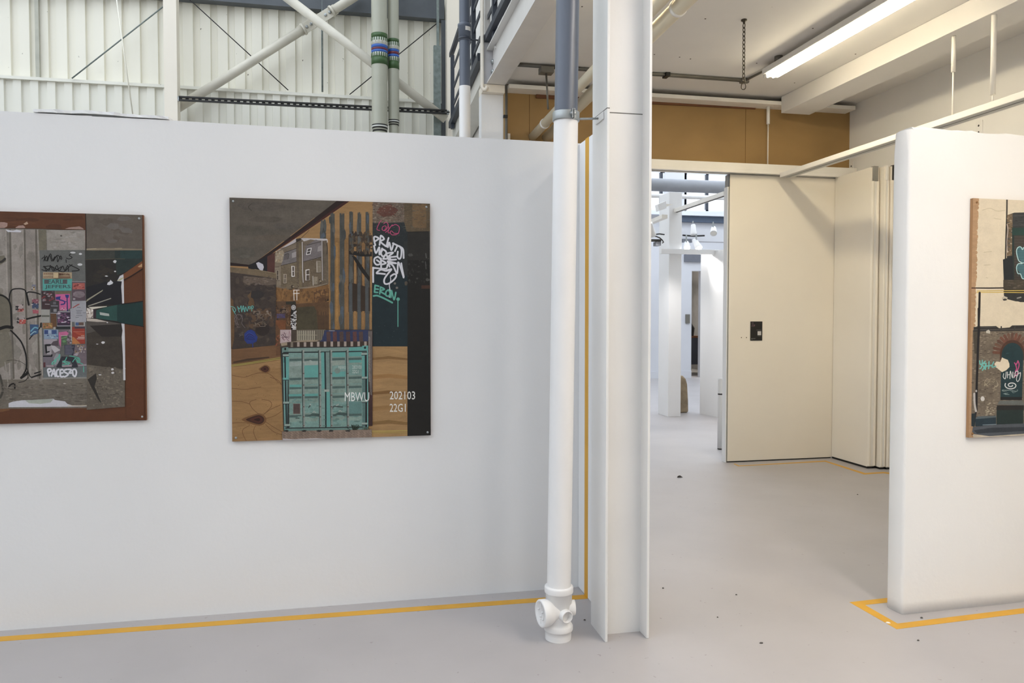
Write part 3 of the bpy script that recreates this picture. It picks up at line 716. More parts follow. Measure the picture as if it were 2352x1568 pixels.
# ================================================================== THINGS IN THE ROOM BEYOND
z2 = R2Z
c0 = onZ(1535, 957); x0, x1 = onY(1536, 700, 10.6).x, onY(1565, 700, 10.6).x
one('boxed_column', MB().box(x0, x1, 10.6, 10.98, 0, onY(1550, 441, 10.6).z), W_PART, 'white boxed column standing in the room beyond the doorway', 'column', bevel=.004)
p0, p1 = onY(1517, 576, 10.56), onY(1650, 576, 10.56)
t = thing('spotlight_rail', 'white level lighting rail on the boxed column beyond the doorway', 'rail', (p0.x, 10.56, p0.z))
MB().box(p0.x, p1.x, 10.52, 10.598, onY(1580, 583.5, 10.56).z, onY(1580, 572.5, 10.56).z).build('rail', W_PART, t, .003)
q0, q1 = onX(1546, 486, 4.72), onX(1668, 444, 4.72)
t = thing('lighting_track', 'grey lighting track running from the boxed column toward the doorway', 'track', q0)
MB().bar(q0, q1, .08, .05).build('track', W_TRACK, t)
MB().bar(q0+Vector((0, 0, -.028)), q1+Vector((0, 0, -.028)), .02, .006).build('dark_slot', BLACK, t)
q0, q1 = onX(1488, 513, 4.15), onX(1527, 497, 4.15)
one('lighting_track', MB().bar(q0+(q0-q1)*1.2, q1, .08, .05), W_TRACK, 'grey lighting track seen at the doorway edge left of the boxed column', 'track')
emit('spot_glow', (1, .96, .9), 25)
def spot(px, py, Y, r, lit, aim, label):
    p = onY(px, py, Y); d = Vector(aim).normalized()
    t = thing('spotlight', label, 'spotlight', p, 'spotlights beyond the doorway')
    MB().lathe([(-.16, r*.55), (-.15, r*.7), (-.05, r*.85), (0, r), (.03, r), (.03, r*.86), (.012, r*.86)], p, d, 20).build('housing', W_PART, t)
    MB().lathe([(.012, r*.86), (.013, 0)], p, d, 20).build('lens', MATS['spot_glow'] if lit else CLOTHW, t)
    MB().bar(p-d*.06+Vector((0, .02, 0)), p-d*.06+Vector((0, .02, .16)), .012, .03, up=(0, 1, 0)).build('yoke', ZINC, t)
    if lit:
        l = bpy.data.lights.new('spot_lamp', 'SPOT'); l.energy = lit; l.spot_size = math.radians(75); l.spot_blend = .8; l.shadow_soft_size = r*.6; l.color = (1, .96, .93)
        ob = bpy.data.objects.new('spot_lamp', l); C.objects.link(ob); ob.location = p+d*.05; ob.rotation_euler = d.to_track_quat('-Z', 'Y').to_euler()
spot(1578, 567, 10.75, .05, 40, (-.3, -.75, -.45), 'lit white spotlight above the level rail, nearer the boxed column')
spot(1604, 567, 10.75, .055, 40, (.1, -.7, -.75), 'lit white spotlight above the level rail, farther from the boxed column')
spot(1496, 536, 9.6, .06, 30, (.35, .45, -.8), 'lit white spotlight at the doorway edge by the black cables')
spot(1593, 536, 12.4, .055, False, (0, -.1, -1), 'unlit white spotlight pointing straight down behind the lit pair')
spot(1639, 534, 12.4, .06, False, (-.35, -.7, -.6), 'unlit white spotlight tilted toward the doorway, nearest the sliding panel')
one('round_duct', MB().tube([(4.4, 14, onY(1580, 427, 14).z), (10.0, 14, onY(1580, 427, 14).z)], .125, 28), mat('duct_grey', (.26, .27, .29), .45, .05), 'fat grey duct crossing in front of the high windows', 'duct')
zz = onY(1580, 452, 13).z
one('thin_pipe', MB().tube([(4.2, 13, zz), (10.0, 13, zz)], .04, 16), W_PART, 'thin white pipe crossing the high windows under the duct', 'pipe')
zz = onY(1580, 550, 14).z
one('ceiling_beam', MB().box(1.7, 9.9, 14, 14.2, zz-.03, onY(1580, 525, 14).z), FARW, 'pale beam below the windows carrying the unlit spotlights', 'beam')
p = onY(1527, 472, 10.4)
t = thing('wall_speaker', 'white wedge shaped wall unit on the side of the boxed column', 'wall unit', p)
mb = MB(); a = [onY(*q, 10.40) for q in ((1511, 469), (1530, 461), (1531, 478), (1514.5, 484))]
mb.hexa(a, [v+Vector((0, .12, 0)) for v in a]).build('housing', W_PART, t, .003)
a = [onY(*q, 10.42) for q in ((1530, 468), (1546, 469), (1530, 475))]; MB().hexa(a, [v+Vector((0, .06, 0)) for v in a]).build('bracket', W_TRACK, t)
# display wall, plinth bin, stone
a, b = onZ(1607, 950), onZ(1652, 958)
u = (b-a).normalized(); b = a+u*1.6; v = Vector((-u.y, u.x, 0)) if (-u.y) > 0 else Vector((u.y, -u.x, 0))
hz = onY(1607, 579, a.y).z
mb = MB().hexa([a, b, b+v*.12, a+v*.12], [k+Vector((0, 0, hz)) for k in (a, b, b+v*.12, a+v*.12)])
one('display_wall', mb, W_PART, 'white free standing display wall seen through the doorway', 'display wall')
c = onZ(1662, 1038); c = Vector((c.x+.05, c.y+.18, 0))
r = c.x-onY(1648.5, 1000, c.y).x; zb1 = onY(1650, 870, c.y-.1).z; zk = onY(1650, 907, c.y-.1).z
t = thing('pedal_bin', 'white round bin with a black band half hidden by the sliding panel', 'bin', c)
MB().lathe([(.012, 0), (.012, r), (zk-.008, r)], c, (0, 0, 1), 40).build('body', W_PART, t)
MB().lathe([(zk+.008, r), (zb1-.02, r), (zb1, r*.93), (zb1, 0)], c, (0, 0, 1), 40).build('lid', W_PART, t)
MB().lathe([(zk-.008, r*.985), (zk+.008, r*.985)], c, (0, 0, 1), 40).build('band', BLACK, t)
MB().lathe([(0, 0), (0, r*.99), (.012, r*.99), (.012, 0)], c, (0, 0, 1), 40).build('base_ring', BLACK, t)
mb = MB(); sy = 10.99; sl = onZ(1552, 948).x; bl = [onY(*q, sy) for q in ((1545, 949), (1582.5, 948), (1582, 920), (1580, 882), (1576.5, 870), (1570, 863), (1560, 861), (1550, 868))]
for k in (0, 1): bl[k].z = 0
mb.hexa(bl, [q+Vector((.0, .16, 0)) for q in bl])
ST = mat('carved_stone', '#a39176', .85, .2, 9, bump=.5, bscale=16, speck=(30, .72, '#5d4f3f'))
one('carved_stone', mb, ST, 'round topped rough brown stone slab leaning behind the boxed column', 'stone', bevel=.03)
# fittings on the far wall
p = onY(1580, 732, YF-.03); one('switch_plate', MB().box(p.x-.055, p.x+.055, YF-.03, YF, p.z-.11, p.z+.11), CONDUIT, 'grey switch plate on the far wall beside the dark opening', 'switch')
q0, q1 = onY(1573, 601, YF-.05), onY(1612, 584, YF-.05)
one('wall_vent', MB().box(q0.x, q1.x, YF-.05, YF, q0.z, q1.z), mat('vent_grey', '#6e717a', .5), 'dark grey rectangular vent panel on the far wall under the lighting rail', 'vent')
q0, q1 = onY(1567, 554.5, 13.98), onY(1588, 549, 13.98)
one('grille', MB().box(q0.x, q1.x, 13.96, 13.999, q0.z-.02, q1.z), mat('grille_grey', '#7b7f88', .5), 'small dark grille on the pale beam beyond the column', 'grille')
# dim storage behind the opening
zz = onY(1600, 637, 18.6)
emit('store_lamp', (1, .95, .9), 40.0)
one('store_light', MB().box(8.0, 9.0, 19.2, 19.35, 2.35, 2.38), MATS['store_lamp'], 'narrow lit strip inside the dark opening of the far wall', 'light')
t = thing('workbench', 'dark cluttered bench inside the far wall opening', 'bench', (8.5, 18.8, 0))
MB().box(8.1, 9.0, 18.5, 19.1, .95, 1.0).build('bench_top', REDWOOD, t)
MB().box(8.12, 8.98, 18.55, 19.05, .25, .95).build('cupboard', NAVY, t)
MB().lathe([(0, .22), (.2, .24), (.34, .16), (.36, 0)], (8.62, 18.75, 1.0), (0, 0, 1), 20).build('dark_hood', BLACK, t)
# black cables and bracket at the doorway edge
def cable(pts, Y, r, lab):
    P = [onY(*p, Y) for p in pts]; return one('black_cable', MB().tube(P, r, 8), BLACK, lab, 'cable', 'black cables beyond the doorway')
cable([(1499, 541), (1506, 538), (1515, 537), (1526, 538.5)], 9.7, .009, 'black cable looping right from the lit spotlight at the doorway edge')
cable([(1500, 541), (1508, 543), (1515, 546), (1521, 551), (1524, 556), (1521, 558)], 9.7, .009, 'black cable curling down beside the black bracket')
cable([(1568, 540), (1580, 541), (1592, 542), (1602, 541.5), (1618, 541)], 13.9, .016, 'black cable lying level along the pale beam')
one('black_bracket', MB().box(onY(1488, 551, 9.8).x, onY(1519, 551, 9.8).x, 9.8, 9.86, onY(1500, 554, 9.8).z, onY(1500, 549, 9.8).z), BLACK, 'black bar bracket below the lit spotlight at the doorway edge', 'bracket')
one('projector', MB().box(onY(1507, 560, 9.82).x, onY(1517, 560, 9.82).x, 9.8, 9.92, onY(1512, 564, 9.82).z, onY(1512, 555, 9.82).z), mat('projector_grey', '#4d4f55', .5), 'small dark grey box hanging under the black bracket', 'device')

# ================================================================== CRUMBS ON THE FLOOR
leaf = mat('dry_leaf', '#2c2620', .8); CR = mat('crumb_dark', '#57524e', .9)
p = onZ(1562, 1097)
mb = MB().add([p+Vector(v) for v in ((-.03, 0, .003), (-.005, -.012, .004), (.03, .002, .003), (.006, .016, .02), (-.012, .02, .008), (-.02, .008, .016))], [(0, 1, 3, 5), (1, 2, 3), (0, 5, 4), (3, 4, 5)])
one('dry_leaf', mb, leaf, 'curled dark dry leaf on the floor in the doorway', 'leaf')
k = 0
for (px, py, s, m_, lab) in ((1523, 1351, .008, CR, 'dark crumb on the floor just right of the steel column'), (1748, 1477, .009, CR, 'grey crumb on the floor at the bottom between column and right partition'),
    (1970, 1136, .008, CR, 'dark crumb on the shaded floor in front of the sliding panels'), (1691, 1366, .007, CR, 'small crumb on the open floor, midway from column to right partition'),
    (2109, 1471, .007, CR, 'small dark crumb in front of the yellow tape corner'), (1343, 1424, .006, CR, 'small crumb between the drainpipe foot and the column'),
    (2040, 1430.5, .012, CLOTHW, 'white paint chip on the yellow tape by the right partition'), (1648, 1418, .006, CR, 'pale crumb low on the open floor'),
    (2117, 1419, .009, CR, 'dark chip between the right partition and its tape')):
    p = onZ(px, py); rr = random.Random(px)
    vs = [p+Vector((s*math.cos(a)*rr.uniform(.6, 1.2), s*math.sin(a)*rr.uniform(.5, 1), .001)) for a in [i*math.pi/3 for i in range(6)]]
    one('paint_chip' if m_ is CLOTHW else 'floor_crumb', MB().hexa(vs, [v*1+(p-v)*.3+Vector((0, 0, .004)) for v in vs]), m_, lab, 'crumb')
# ================================================================== PAINTINGS
from mathutils import geometry as mgeo
def paint_material(name, wood):
    m = bpy.data.materials.new(name); nt, p, o = nodes(m); N = nt.nodes; Lk = nt.links
    at = N.new('ShaderNodeVertexColor'); at.layer_name = 'paint'
    tc = N.new('ShaderNodeTexCoord'); mp = N.new('ShaderNodeMapping'); Lk.new(tc.outputs['Object'], mp.inputs[0])
    mp.inputs['Scale'].default_value = (1.2, 1, 7) if wood else (1, 1, 1)
    n = N.new('ShaderNodeTexNoise'); n.inputs['Scale'].default_value = 7 if wood else 28; n.inputs['Detail'].default_value = 8; n.inputs['Roughness'].default_value = .68
    n.inputs['Distortion'].default_value = .9 if wood else .2
    Lk.new(mp.outputs[0], n.inputs[0])
    n3 = N.new('ShaderNodeTexNoise'); n3.inputs['Scale'].default_value = 3.5 if wood else 6; n3.inputs['Detail'].default_value = 4
    mp3 = N.new('ShaderNodeMapping'); mp3.inputs['Scale'].default_value = (1, 1, 2.2); Lk.new(tc.outputs['Object'], mp3.inputs[0]); Lk.new(mp3.outputs[0], n3.inputs[0])
    n4 = N.new('ShaderNodeTexNoise'); n4.inputs['Scale'].default_value = 150; n4.inputs['Detail'].default_value = 3; Lk.new(tc.outputs['Object'], n4.inputs[0])
    ad = N.new('ShaderNodeMath'); ad.operation = 'MULTIPLY_ADD'; Lk.new(n3.outputs[0], ad.inputs[0]); ad.inputs[1].default_value = .7; Lk.new(n.outputs[0], ad.inputs[2])
    ae = N.new('ShaderNodeMath'); ae.operation = 'MULTIPLY_ADD'; Lk.new(n4.outputs[0], ae.inputs[0]); ae.inputs[1].default_value = .25 if wood else .5; Lk.new(ad.outputs[0], ae.inputs[2])
    mr = N.new('ShaderNodeMapRange'); mid = (.5+.35+(.125 if wood else .25)); mr.inputs[1].default_value = mid-.3; mr.inputs[2].default_value = mid+.3
    mr.inputs[3].default_value = .62 if wood else .66; mr.inputs[4].default_value = 1.22 if wood else 1.34
    Lk.new(ae.outputs[0], mr.inputs[0])
    mix = N.new('ShaderNodeMix'); mix.data_type = 'RGBA'; mix.blend_type = 'MULTIPLY'
    Lk.new(at.outputs['Color'], mix.inputs['A']); Lk.new(mr.outputs[0], mix.inputs['B'])
    Lk.new(at.outputs['Alpha'], mix.inputs['Factor'])
    Lk.new(mix.outputs['Result'], p.inputs['Base Color'])
    p.inputs['Roughness'].default_value = .55; p.inputs['Specular IOR Level'].default_value = .3
    return m
PAINT = paint_material('acrylic_paint', False); PLY = paint_material('plywood_grain', True)
PRINTV = mat('board_edge_ply', '#8a6239', .7, .12, 20, stretch=(1, 1, 8))
HARD = mat('board_edge_brown', '#7a4a24', .7, .08, 8)
class Art:
    """layers of paint and paper lying on a board; drawn in units read off the photograph and mapped onto the board's own plane"""
    def __init__(s, origin, normal, bounds, gain):
        s.o = Vector(origin); s.n = Vector(normal).normalized(); s.u = Vector((0, 0, 1)).cross(s.n).normalized(); s.gain = gain
        s.b = bounds; s.v = []; s.f = []; s.c = []; s.mi = []; s.top = {}; s.fr = (0, 0, 1); s.rnd = random.Random(5)
    def frame(s, x, y, k): s.fr = (x, y, k)
    def P(s, u, v):
        px, py = s.fr[0]+u/s.fr[2], s.fr[1]+v/s.fr[2]
        d = ray(px, py); q = Vector((0, 0, EYE)); t = (s.o-q).dot(s.n)/d.dot(s.n); w = q+d*t-s.o
        x, z = w.dot(s.u), w.z
        return (min(max(x, s.b[0]), s.b[1]), min(max(z, s.b[2]), s.b[3]))
    def _put(s, polys, col, grime, mi):
        c = lin(col); g = .3*c[0]+.59*c[1]+.11*c[2]; c = tuple(min(1, (g+(k-g)*.86)*s.gain) for k in c)+(grime,)
        x0, z0 = s.b[0], s.b[2]; R = 260.0
        for q in polys:
            i0, i1 = int((min(p[0] for p in q)-x0)*R), int((max(p[0] for p in q)-x0)*R)
            k0, k1 = int((min(p[1] for p in q)-z0)*R), int((max(p[1] for p in q)-z0)*R)
            cells = [(i, k) for i in range(i0, i1+1) for k in range(k0, k1+1)]
            L = 1+max(s.top.get(k, 0) for k in cells)
            for k in cells: s.top[k] = L
            h = .0002+L*1e-5
            n = len(s.v); s.v += [(x, z, h) for (x, z) in q]
            if len(q) == 4 or len(q) == 3: fs = [tuple(range(len(q)))]
            else: fs = mgeo.tessellate_polygon([[Vector((x, z, 0)) for (x, z) in q]])
            for f in fs: s.f.append(tuple(n+i for i in f)); s.c.append(c); s.mi.append(mi)
    def poly(s, pts, col, grime=.5, mi=0): s._put([[s.P(*p) for p in pts]], col, grime, mi)
    def rect(s, x0, y0, x1, y1, col, grime=.5, mi=0): s.poly([(x0, y0), (x1, y0), (x1, y1), (x0, y1)], col, grime, mi)
    def ell(s, x, y, rx, ry, col, grime=.5, jag=0, mi=0, n=18):
        s.poly([(x+rx*math.cos(2*math.pi*k/n)*(1+s.rnd.uniform(-jag, jag)), y+ry*math.sin(2*math.pi*k/n)*(1+s.rnd.uniform(-jag, jag))) for k in range(n)], col, grime, mi)
    def stroke(s, pts, w, col, grime=.2, smooth=True, taper=False):
        if smooth and len(pts) > 2:
            out = []
            for i in range(len(pts)-1):
                p0, p1, p2, p3 = pts[max(i-1, 0)], pts[i], pts[i+1], pts[min(i+2, len(pts)-1)]
                for k in range(5):
                    t = k/5
                    out.append(tuple(.5*(2*p1[a]+(p2[a]-p0[a])*t+(2*p0[a]-5*p1[a]+4*p2[a]-p3[a])*t*t+(3*p1[a]-p0[a]-3*p2[a]+p3[a])*t**3) for a in (0, 1)))
            pts = out+[pts[-1]]
        polys = []
        for i in range(len(pts)-1):
            (x0, y0), (x1, y1) = pts[i], pts[i+1]; L = math.hypot(x1-x0, y1-y0) or 1
            a = w/2*(1-.7*i/len(pts) if taper else 1); nx, ny = -(y1-y0)/L*a, (x1-x0)/L*a
            polys.append([s.P(x0+nx, y0+ny), s.P(x1+nx, y1+ny), s.P(x1-nx, y1-ny), s.P(x0-nx, y0-ny)])
        for i, (x, y) in enumerate(pts):
            a = w/2*(1-.7*i/len(pts) if taper else 1)
            polys.append([s.P(x+a*math.cos(k*math.pi/4), y+a*math.sin(k*math.pi/4)) for k in range(8)])
        s._put(polys, col, grime, 0)
    def box(s, x0, y0, x1, y1, w, col): s.stroke([(x0, y0), (x1, y0), (x1, y1), (x0, y1), (x0, y0)], w, col, smooth=False)
    def text(s, txt, x, y, h, w, col, bold=0.0, shear=0.0):
        """letters of cap height h filling width w, baseline at y"""
        cu = bpy.data.curves.new('lettering', 'FONT'); cu.body = txt; cu.offset = bold; cu.resolution_u = 2; cu.fill_mode = 'FRONT'
        ob = bpy.data.objects.new('lettering', cu); C.objects.link(ob)
        bpy.context.view_layer.update()
        me = bpy.data.meshes.new_from_object(ob.evaluated_get(bpy.context.evaluated_depsgraph_get()))
        bpy.data.objects.remove(ob)
        xs = [v.co.x for v in me.vertices]; ys = [v.co.y for v in me.vertices]
        if not xs: return
        kx = w/(max(xs)-min(xs)); ky = h/(max(ys)-min(ys)); x0, y0 = min(xs), min(ys)
        polys = [[s.P(x+(me.vertices[i].co.x-x0)*kx+shear*(me.vertices[i].co.y-y0)*ky, y-(me.vertices[i].co.y-y0)*ky) for i in p.vertices] for p in me.polygons]
        s._put(polys, col, .1, 0); bpy.data.meshes.remove(me)
    def speckle(s, x0, y0, x1, y1, n, w, h, cols, grime=.4, inside=None):
        by = {}
        for _ in range(n):
            x, y = s.rnd.uniform(x0, x1), s.rnd.uniform(y0, y1)
            if inside and not inside(x, y): continue
            a, b = s.rnd.uniform(*w)/2, s.rnd.uniform(*h)/2; c = s.rnd.choice(cols)
            j = lambda k: k*s.rnd.uniform(.6, 1.2)
            if max(a, b) > 14:
                m_ = 9; by.setdefault(c, []).append([s.P(x+j(a)*math.cos(2*math.pi*k/m_), y+j(b)*math.sin(2*math.pi*k/m_)) for k in range(m_)])
            else: by.setdefault(c, []).append([s.P(x-j(a), y-j(b)), s.P(x+j(a), y-j(b)), s.P(x+j(a), y+j(b)), s.P(x-j(a), y+j(b))])
        for c, q in by.items(): s._put(q, c, grime, 0)
    def scribble(s, x0, y0, x1, y1, n, w, col, step=.35):
        pts = []; x, y = s.rnd.uniform(x0, x1), s.rnd.uniform(y0, y1)
        for _ in range(n):
            pts.append((x, y)); x = min(x1, max(x0, x+s.rnd.uniform(-1, 1)*(x1-x0)*step)); y = min(y1, max(y0, y+s.rnd.uniform(-1, 1)*(y1-y0)*step))
        s.stroke(pts, w, col, .1)
    def build(s, parent, name='painted_surface'):
        base = WL[parent.name]; me = bpy.data.meshes.new(name)
        me.from_pydata([s.o+s.u*x+Vector((0, 0, z))+s.n*h-base for (x, z, h) in s.v], [], s.f)
        ca = me.color_attributes.new('paint', 'FLOAT_COLOR', 'CORNER')
        for p in me.polygons:
            p.material_index = s.mi[p.index]
            for li in p.loop_indices: ca.data[li].color = s.c[p.index]
        me.materials.append(PAINT); me.materials.append(PLY)
        # every face looks out of the wall
        bm = bmesh.new(); bm.from_mesh(me)
        bad = [f for f in bm.faces if f.normal.dot(s.n) < 0]; bmesh.ops.reverse_faces(bm, faces=bad)
        bmesh.ops.delete(bm, geom=[f for f in bm.faces if f.calc_area() < 1e-10], context='FACES'); bm.to_mesh(me); bm.free()
        o = bpy.data.objects.new(name, me); C.objects.link(o); o.parent = parent; WL[o.name] = base
        return o
def screw(parent, p, n, m=None):
    MB().lathe([(0, .006), (.0015, .006), (.003, .0035), (.003, 0)], p, n, 12).build('screw', m or ZINC, parent)

# ---------------------------------------------------------------- the container picture
YB = 3.962
X0, X1, Z0, Z1 = -.583, .400, .866, 2.068
cpt = thing('painting', 'collage painting of a turquoise shipping container with graffiti on bare plywood', 'painting', ((X0+X1)/2, YB, Z0), 'unframed panel paintings')
MB().box(X0, X1, YB, WY-.001, Z0, Z1).build('board', PRINTV, cpt, .001)
A = Art((0, YB, 0), (0, -1, 0), (X0, X1, Z0, Z1), GAIN_L)
A.frame(510, 440, 4.704)
A.rect(60, 40, 2280, 2750, '#967142', .8, 1)                                       # bare ply
# f7 is the same frame shifted by 290 px = 1364 units
K = 1364.2
A.rect(1620, 300+K, 2008, 1330+K, '#9a7645', .8, 1)
A.rect(100, 540+K, 640, 1360+K, '#916c3c', .8, 1)
for (y, h, c) in ((430, 26, '#7d5a2c'), (620, 40, '#936a36'), (800, 30, '#7a5526'), (960, 44, '#8f6a38'), (1120, 36, '#82602f'), (1240, 24, '#9a7a42')):
    A.poly([(1624, y+K), (1800, y+K-18), (2004, y+K+6), (2004, y+K+h), (1800, y+K+h-14), (1624, y+K+h)], c, .8, 1)
A.stroke([(1622, 1222+K), (1800, 1220+K), (2004, 1216+K)], 9, '#a5923a'); A.stroke([(1622, 1238+K), (2004, 1234+K)], 5, '#9a8636')
# ceiling slab and dark eave
A.poly([(80, 60), (1250, 92), (1000, 280), (340, 775), (285, 795), (88, 775)], '#544c42', .7)
for (x, y, rx, ry, c) in ((420, 160, 260, 50, '#504840'), (800, 240, 300, 60, '#574f45'), (300, 420, 200, 60, '#50493f'), (560, 500, 220, 34, '#564c40'), (230, 660, 130, 60, '#4f4940'), (700, 370, 160, 40, '#514a42'), (480, 300, 180, 34, '#4d453c'), (250, 700, 60, 16, '#575248')):
    A.ell(x, y, rx, ry, c, .8, .12)
A.stroke([(320, 130), (285, 165), (318, 205)], 7, '#3a332c')
A.poly([(1240, 92), (1378, 97), (1180, 240), (900, 430), (600, 625), (470, 730), (300, 812), (85, 800), (88, 765), (290, 790), (345, 770), (640, 560), (1000, 285)], '#231512', .3)
A.poly([(1330, 97), (1378, 97), (1100, 296), (860, 458), (600, 628), (520, 680), (700, 540), (1000, 340)], '#3b1a15', .4)
# ochre upper band and grey palings
A.poly([(1378, 97), (1628, 106), (1628, 520), (1060, 520), (860, 500), (960, 410), (1190, 250)], '#8d6a3c', .8, 1)
A.poly([(1160, 500), (1622, 500), (1622, 1500), (1160, 1500)], '#84602f', .8, 1)
A.poly([(1366, 470), (1622, 470), (1620, 1300), (1366, 1300)], '#3f3024', .8)
A.speckle(1366, 470, 1620, 1300, 90, (10, 50), (30, 160), ['#35281e', '#4a382a', '#4f3d2c', '#2f251e'], .6)
for (x0, x1, y0) in ((1068, 1116, 300), (1170, 1217, 228), (1270, 1322, 226), (1375, 1415, 214), (1464, 1503, 218), (1550, 1590, 214)):
    y1 = 520 if x0 == 1068 else 1500
    top = [(x0+(x1-x0)*k/6, y0+A.rnd.uniform(-8, 34)*(k % 2)) for k in range(7)]
    A.poly(top+[(x1, y1), (x0+4, y1)], '#43433f', .9)
    A.speckle(x0, y0+60, x1, y1, 14, (14, 40), (60, 200), ['#4a4b48', '#3b3c3a', '#50504c', '#47505a'], .6)
for (x, c) in ((1240, '#90692f'), (1345, '#7b5a32'), (1437, '#8b6636'), (1525, '#8a6434'), (1610, '#8d6a3c')):
    A.stroke([(x, 560), (x+2, 1000), (x, 1490)], 26, c, .8)
A.poly([(1372, 640), (1620, 650), (1620, 700), (1500, 700), (1372, 676)], '#1d1a17', .4)
A.poly([(1400, 690), (1440, 700), (1600, 930), (1590, 970), (1500, 860)], '#1c1916', .4)
A.poly([(1366, 980), (1470, 1000), (1600, 1040), (1600, 1290), (1366, 1290)], '#33261b', .7)
A.speckle(1380, 430, 1615, 660, 70, (6, 40), (8, 60), ['#4b3d2c', '#2c241c', '#5a4731', '#3a2f24'], .5)
A.rect(1510, 560, 1545, 625, '#7a5830', .6)
for x in (1390, 1480, 1565): A.stroke([(x, 1000), (x, 1490)], 36, '#454849', .8)
# left: red brick scrap, dark gap
A.poly([(280, 800), (500, 690), (560, 690), (570, 880), (285, 830)], '#1b191c', .3)
A.poly([(488, 700), (600, 640), (610, 700), (572, 880), (488, 870)], '#4b2a24', .6)
A.poly([(368, 772), (395, 760), (442, 784), (452, 815), (440, 852), (412, 850), (386, 818)], '#aeacb6', .1)
# the old house
A.frame(620, 530, 6.533)
A.poly([(75, 330), (215, 230), (395, 120), (470, 108), (860, 122), (872, 340), (882, 800), (470, 862), (280, 884), (72, 842)], '#6b5d4c', .8)
A.poly([(80, 320), (240, 215), (392, 112), (405, 165), (165, 275)], '#a49c9d', .4)
A.poly([(462, 112), (520, 108), (640, 112), (855, 120), (862, 152), (700, 140), (610, 128), (512, 158)], '#a9a3a4', .4)
A.poly([(88, 330), (190, 285), (215, 330), (195, 430), (175, 480), (75, 470)], '#8a7c68', .8)
A.speckle(90, 300, 200, 470, 26, (8, 34), (8, 40), ['#a3947b', '#6d5c46', '#8f7a5c'], .5)
A.poly([(215, 330), (395, 262), (405, 462), (165, 522), (195, 430)], '#67605f', .6)
A.poly([(545, 222), (690, 130), (770, 160), (782, 392), (500, 462), (510, 342)], '#686060', .6)
A.poly([(165, 522), (405, 466), (412, 850), (280, 882), (168, 832)], '#665843', .9)
A.poly([(500, 464), (770, 396), (862, 390), (880, 790), (510, 842)], '#5f513e', .9)
A.poly([(72, 545), (164, 540), (164, 842), (72, 842)], '#7b6d5b', .9)
A.poly([(392, 165), (480, 150), (500, 470), (512, 846), (405, 858)], '#574a3a', .9)
A.poly([(432, 180), (470, 170), (480, 846), (438, 850)], '#66583f', .9)
A.poly([(790, 150), (862, 140), (872, 340), (880, 790), (800, 800)], '#5c5040', .9)
A.speckle(170, 540, 870, 830, 260, (8, 30), (4, 9), ['#5a4c3a', '#74664f', '#6b5d46', '#4f4333'], .4)
A.speckle(200, 270, 400, 500, 40, (20, 60), (3, 6), ['#5c5656', '#726b6c'], .3); A.speckle(520, 200, 770, 440, 50, (20, 60), (3, 6), ['#5d5656', '#736c6c'], .3)
for q in ([(220, 325), (395, 264)], [(165, 522), (405, 464)], [(555, 215), (765, 162)], [(500, 464), (775, 392)], [(80, 545), (135, 540)]): A.stroke(q, 7, '#2c241e')
A.stroke([(484, 172), (490, 450), (492, 640), (500, 772)], 13, '#aaa29d'); A.stroke([(496, 180), (503, 640), (512, 770)], 6, '#3a3129')
A.stroke([(780, 150), (784, 450), (790, 738)], 18, '#8f8884'); A.stroke([(795, 165), (800, 730)], 7, '#40372c')
A.stroke([(858, 130), (862, 170)], 10, '#bcb5b0'); A.stroke([(850, 190), (862, 260), (855, 345)], 10, '#2a2320')
A.poly([(388, 125), (455, 108), (470, 140), (395, 172)], '#2f2823', .4)
A.poly([(330, 335), (392, 312), (394, 392), (332, 408)], '#8c8584', .3); A.poly([(720, 240), (768, 215), (770, 300), (712, 312)], '#88817f', .4)
A.poly([(218, 362), (278, 340), (268, 430), (206, 440)], '#564f4e', .4); A.stroke([(218, 362), (280, 342), (270, 425)], 7, '#332c29')
def sash(x0, y0, x1, y1, fc, gc='#4a3f35', w=9, half=True):
    A.rect(x0, y0, x1, y1, gc, .4); A.box(x0, y0, x1, y1, w, fc)
    if half: A.stroke([(x0, (y0+y1)/2), (x1, (y0+y1)/2)], w*.8, fc)
    A.stroke([(x0-10, y1+10), (x1+12, y1+4)], 7, '#342b22')
sash(328, 532, 366, 684, '#c3bcb7'); A.stroke([(328, 530), (332, 684), (370, 680)], 12, '#cfc9c5', smooth=False)
sash(206, 652, 246, 784, '#9d8f7c'); A.stroke([(222, 660), (228, 780)], 7, '#a59783'); sash(100, 592, 132, 738, '#8f8270')
sash(536, 582, 592, 742, '#8b8072'); A.stroke([(590, 580), (540, 590), (540, 740)], 11, '#cdc7c3', smooth=False); A.stroke([(540, 660), (590, 656)], 9, '#c6c0bb')
sash(700, 455, 756, 622, '#8a7f70', '#736855'); A.stroke([(706, 470), (712, 615)], 9, '#a1978a')
A.poly([(562, 270), (622, 256), (606, 346), (546, 358)], '#3f3836', .3); A.stroke([(562, 272), (620, 258), (606, 346), (548, 358), (562, 272)], 10, '#c9c4c2', smooth=False); A.stroke([(556, 315), (612, 302)], 8, '#bdb7b4')
A.stroke([(645, 682), (650, 815)], 12, '#a59c90'); A.rect(660, 690, 715, 800, '#7f7461', .5)
A.speckle(700, 730, 770, 830, 20, (10, 30), (6, 18), ['#3a3026', '#8a7d68', '#5d5140'], .4)
A.stroke([(290, 878), (420, 868), (640, 850), (860, 800)], 16, '#40352a'); A.stroke([(420, 862), (640, 846), (860, 792)], 8, '#8d806d'); A.stroke([(680, 852), (850, 820)], 12, '#8f8371')
A.ell(340, 838, 26, 26, '#3b3024', .4); A.ell(352, 836, 14, 14, '#7d715e', .3)
A.stroke([(590, -10), (520, 60), (420, 150), (300, 220), (160, 270)], 6, '#2a211b')
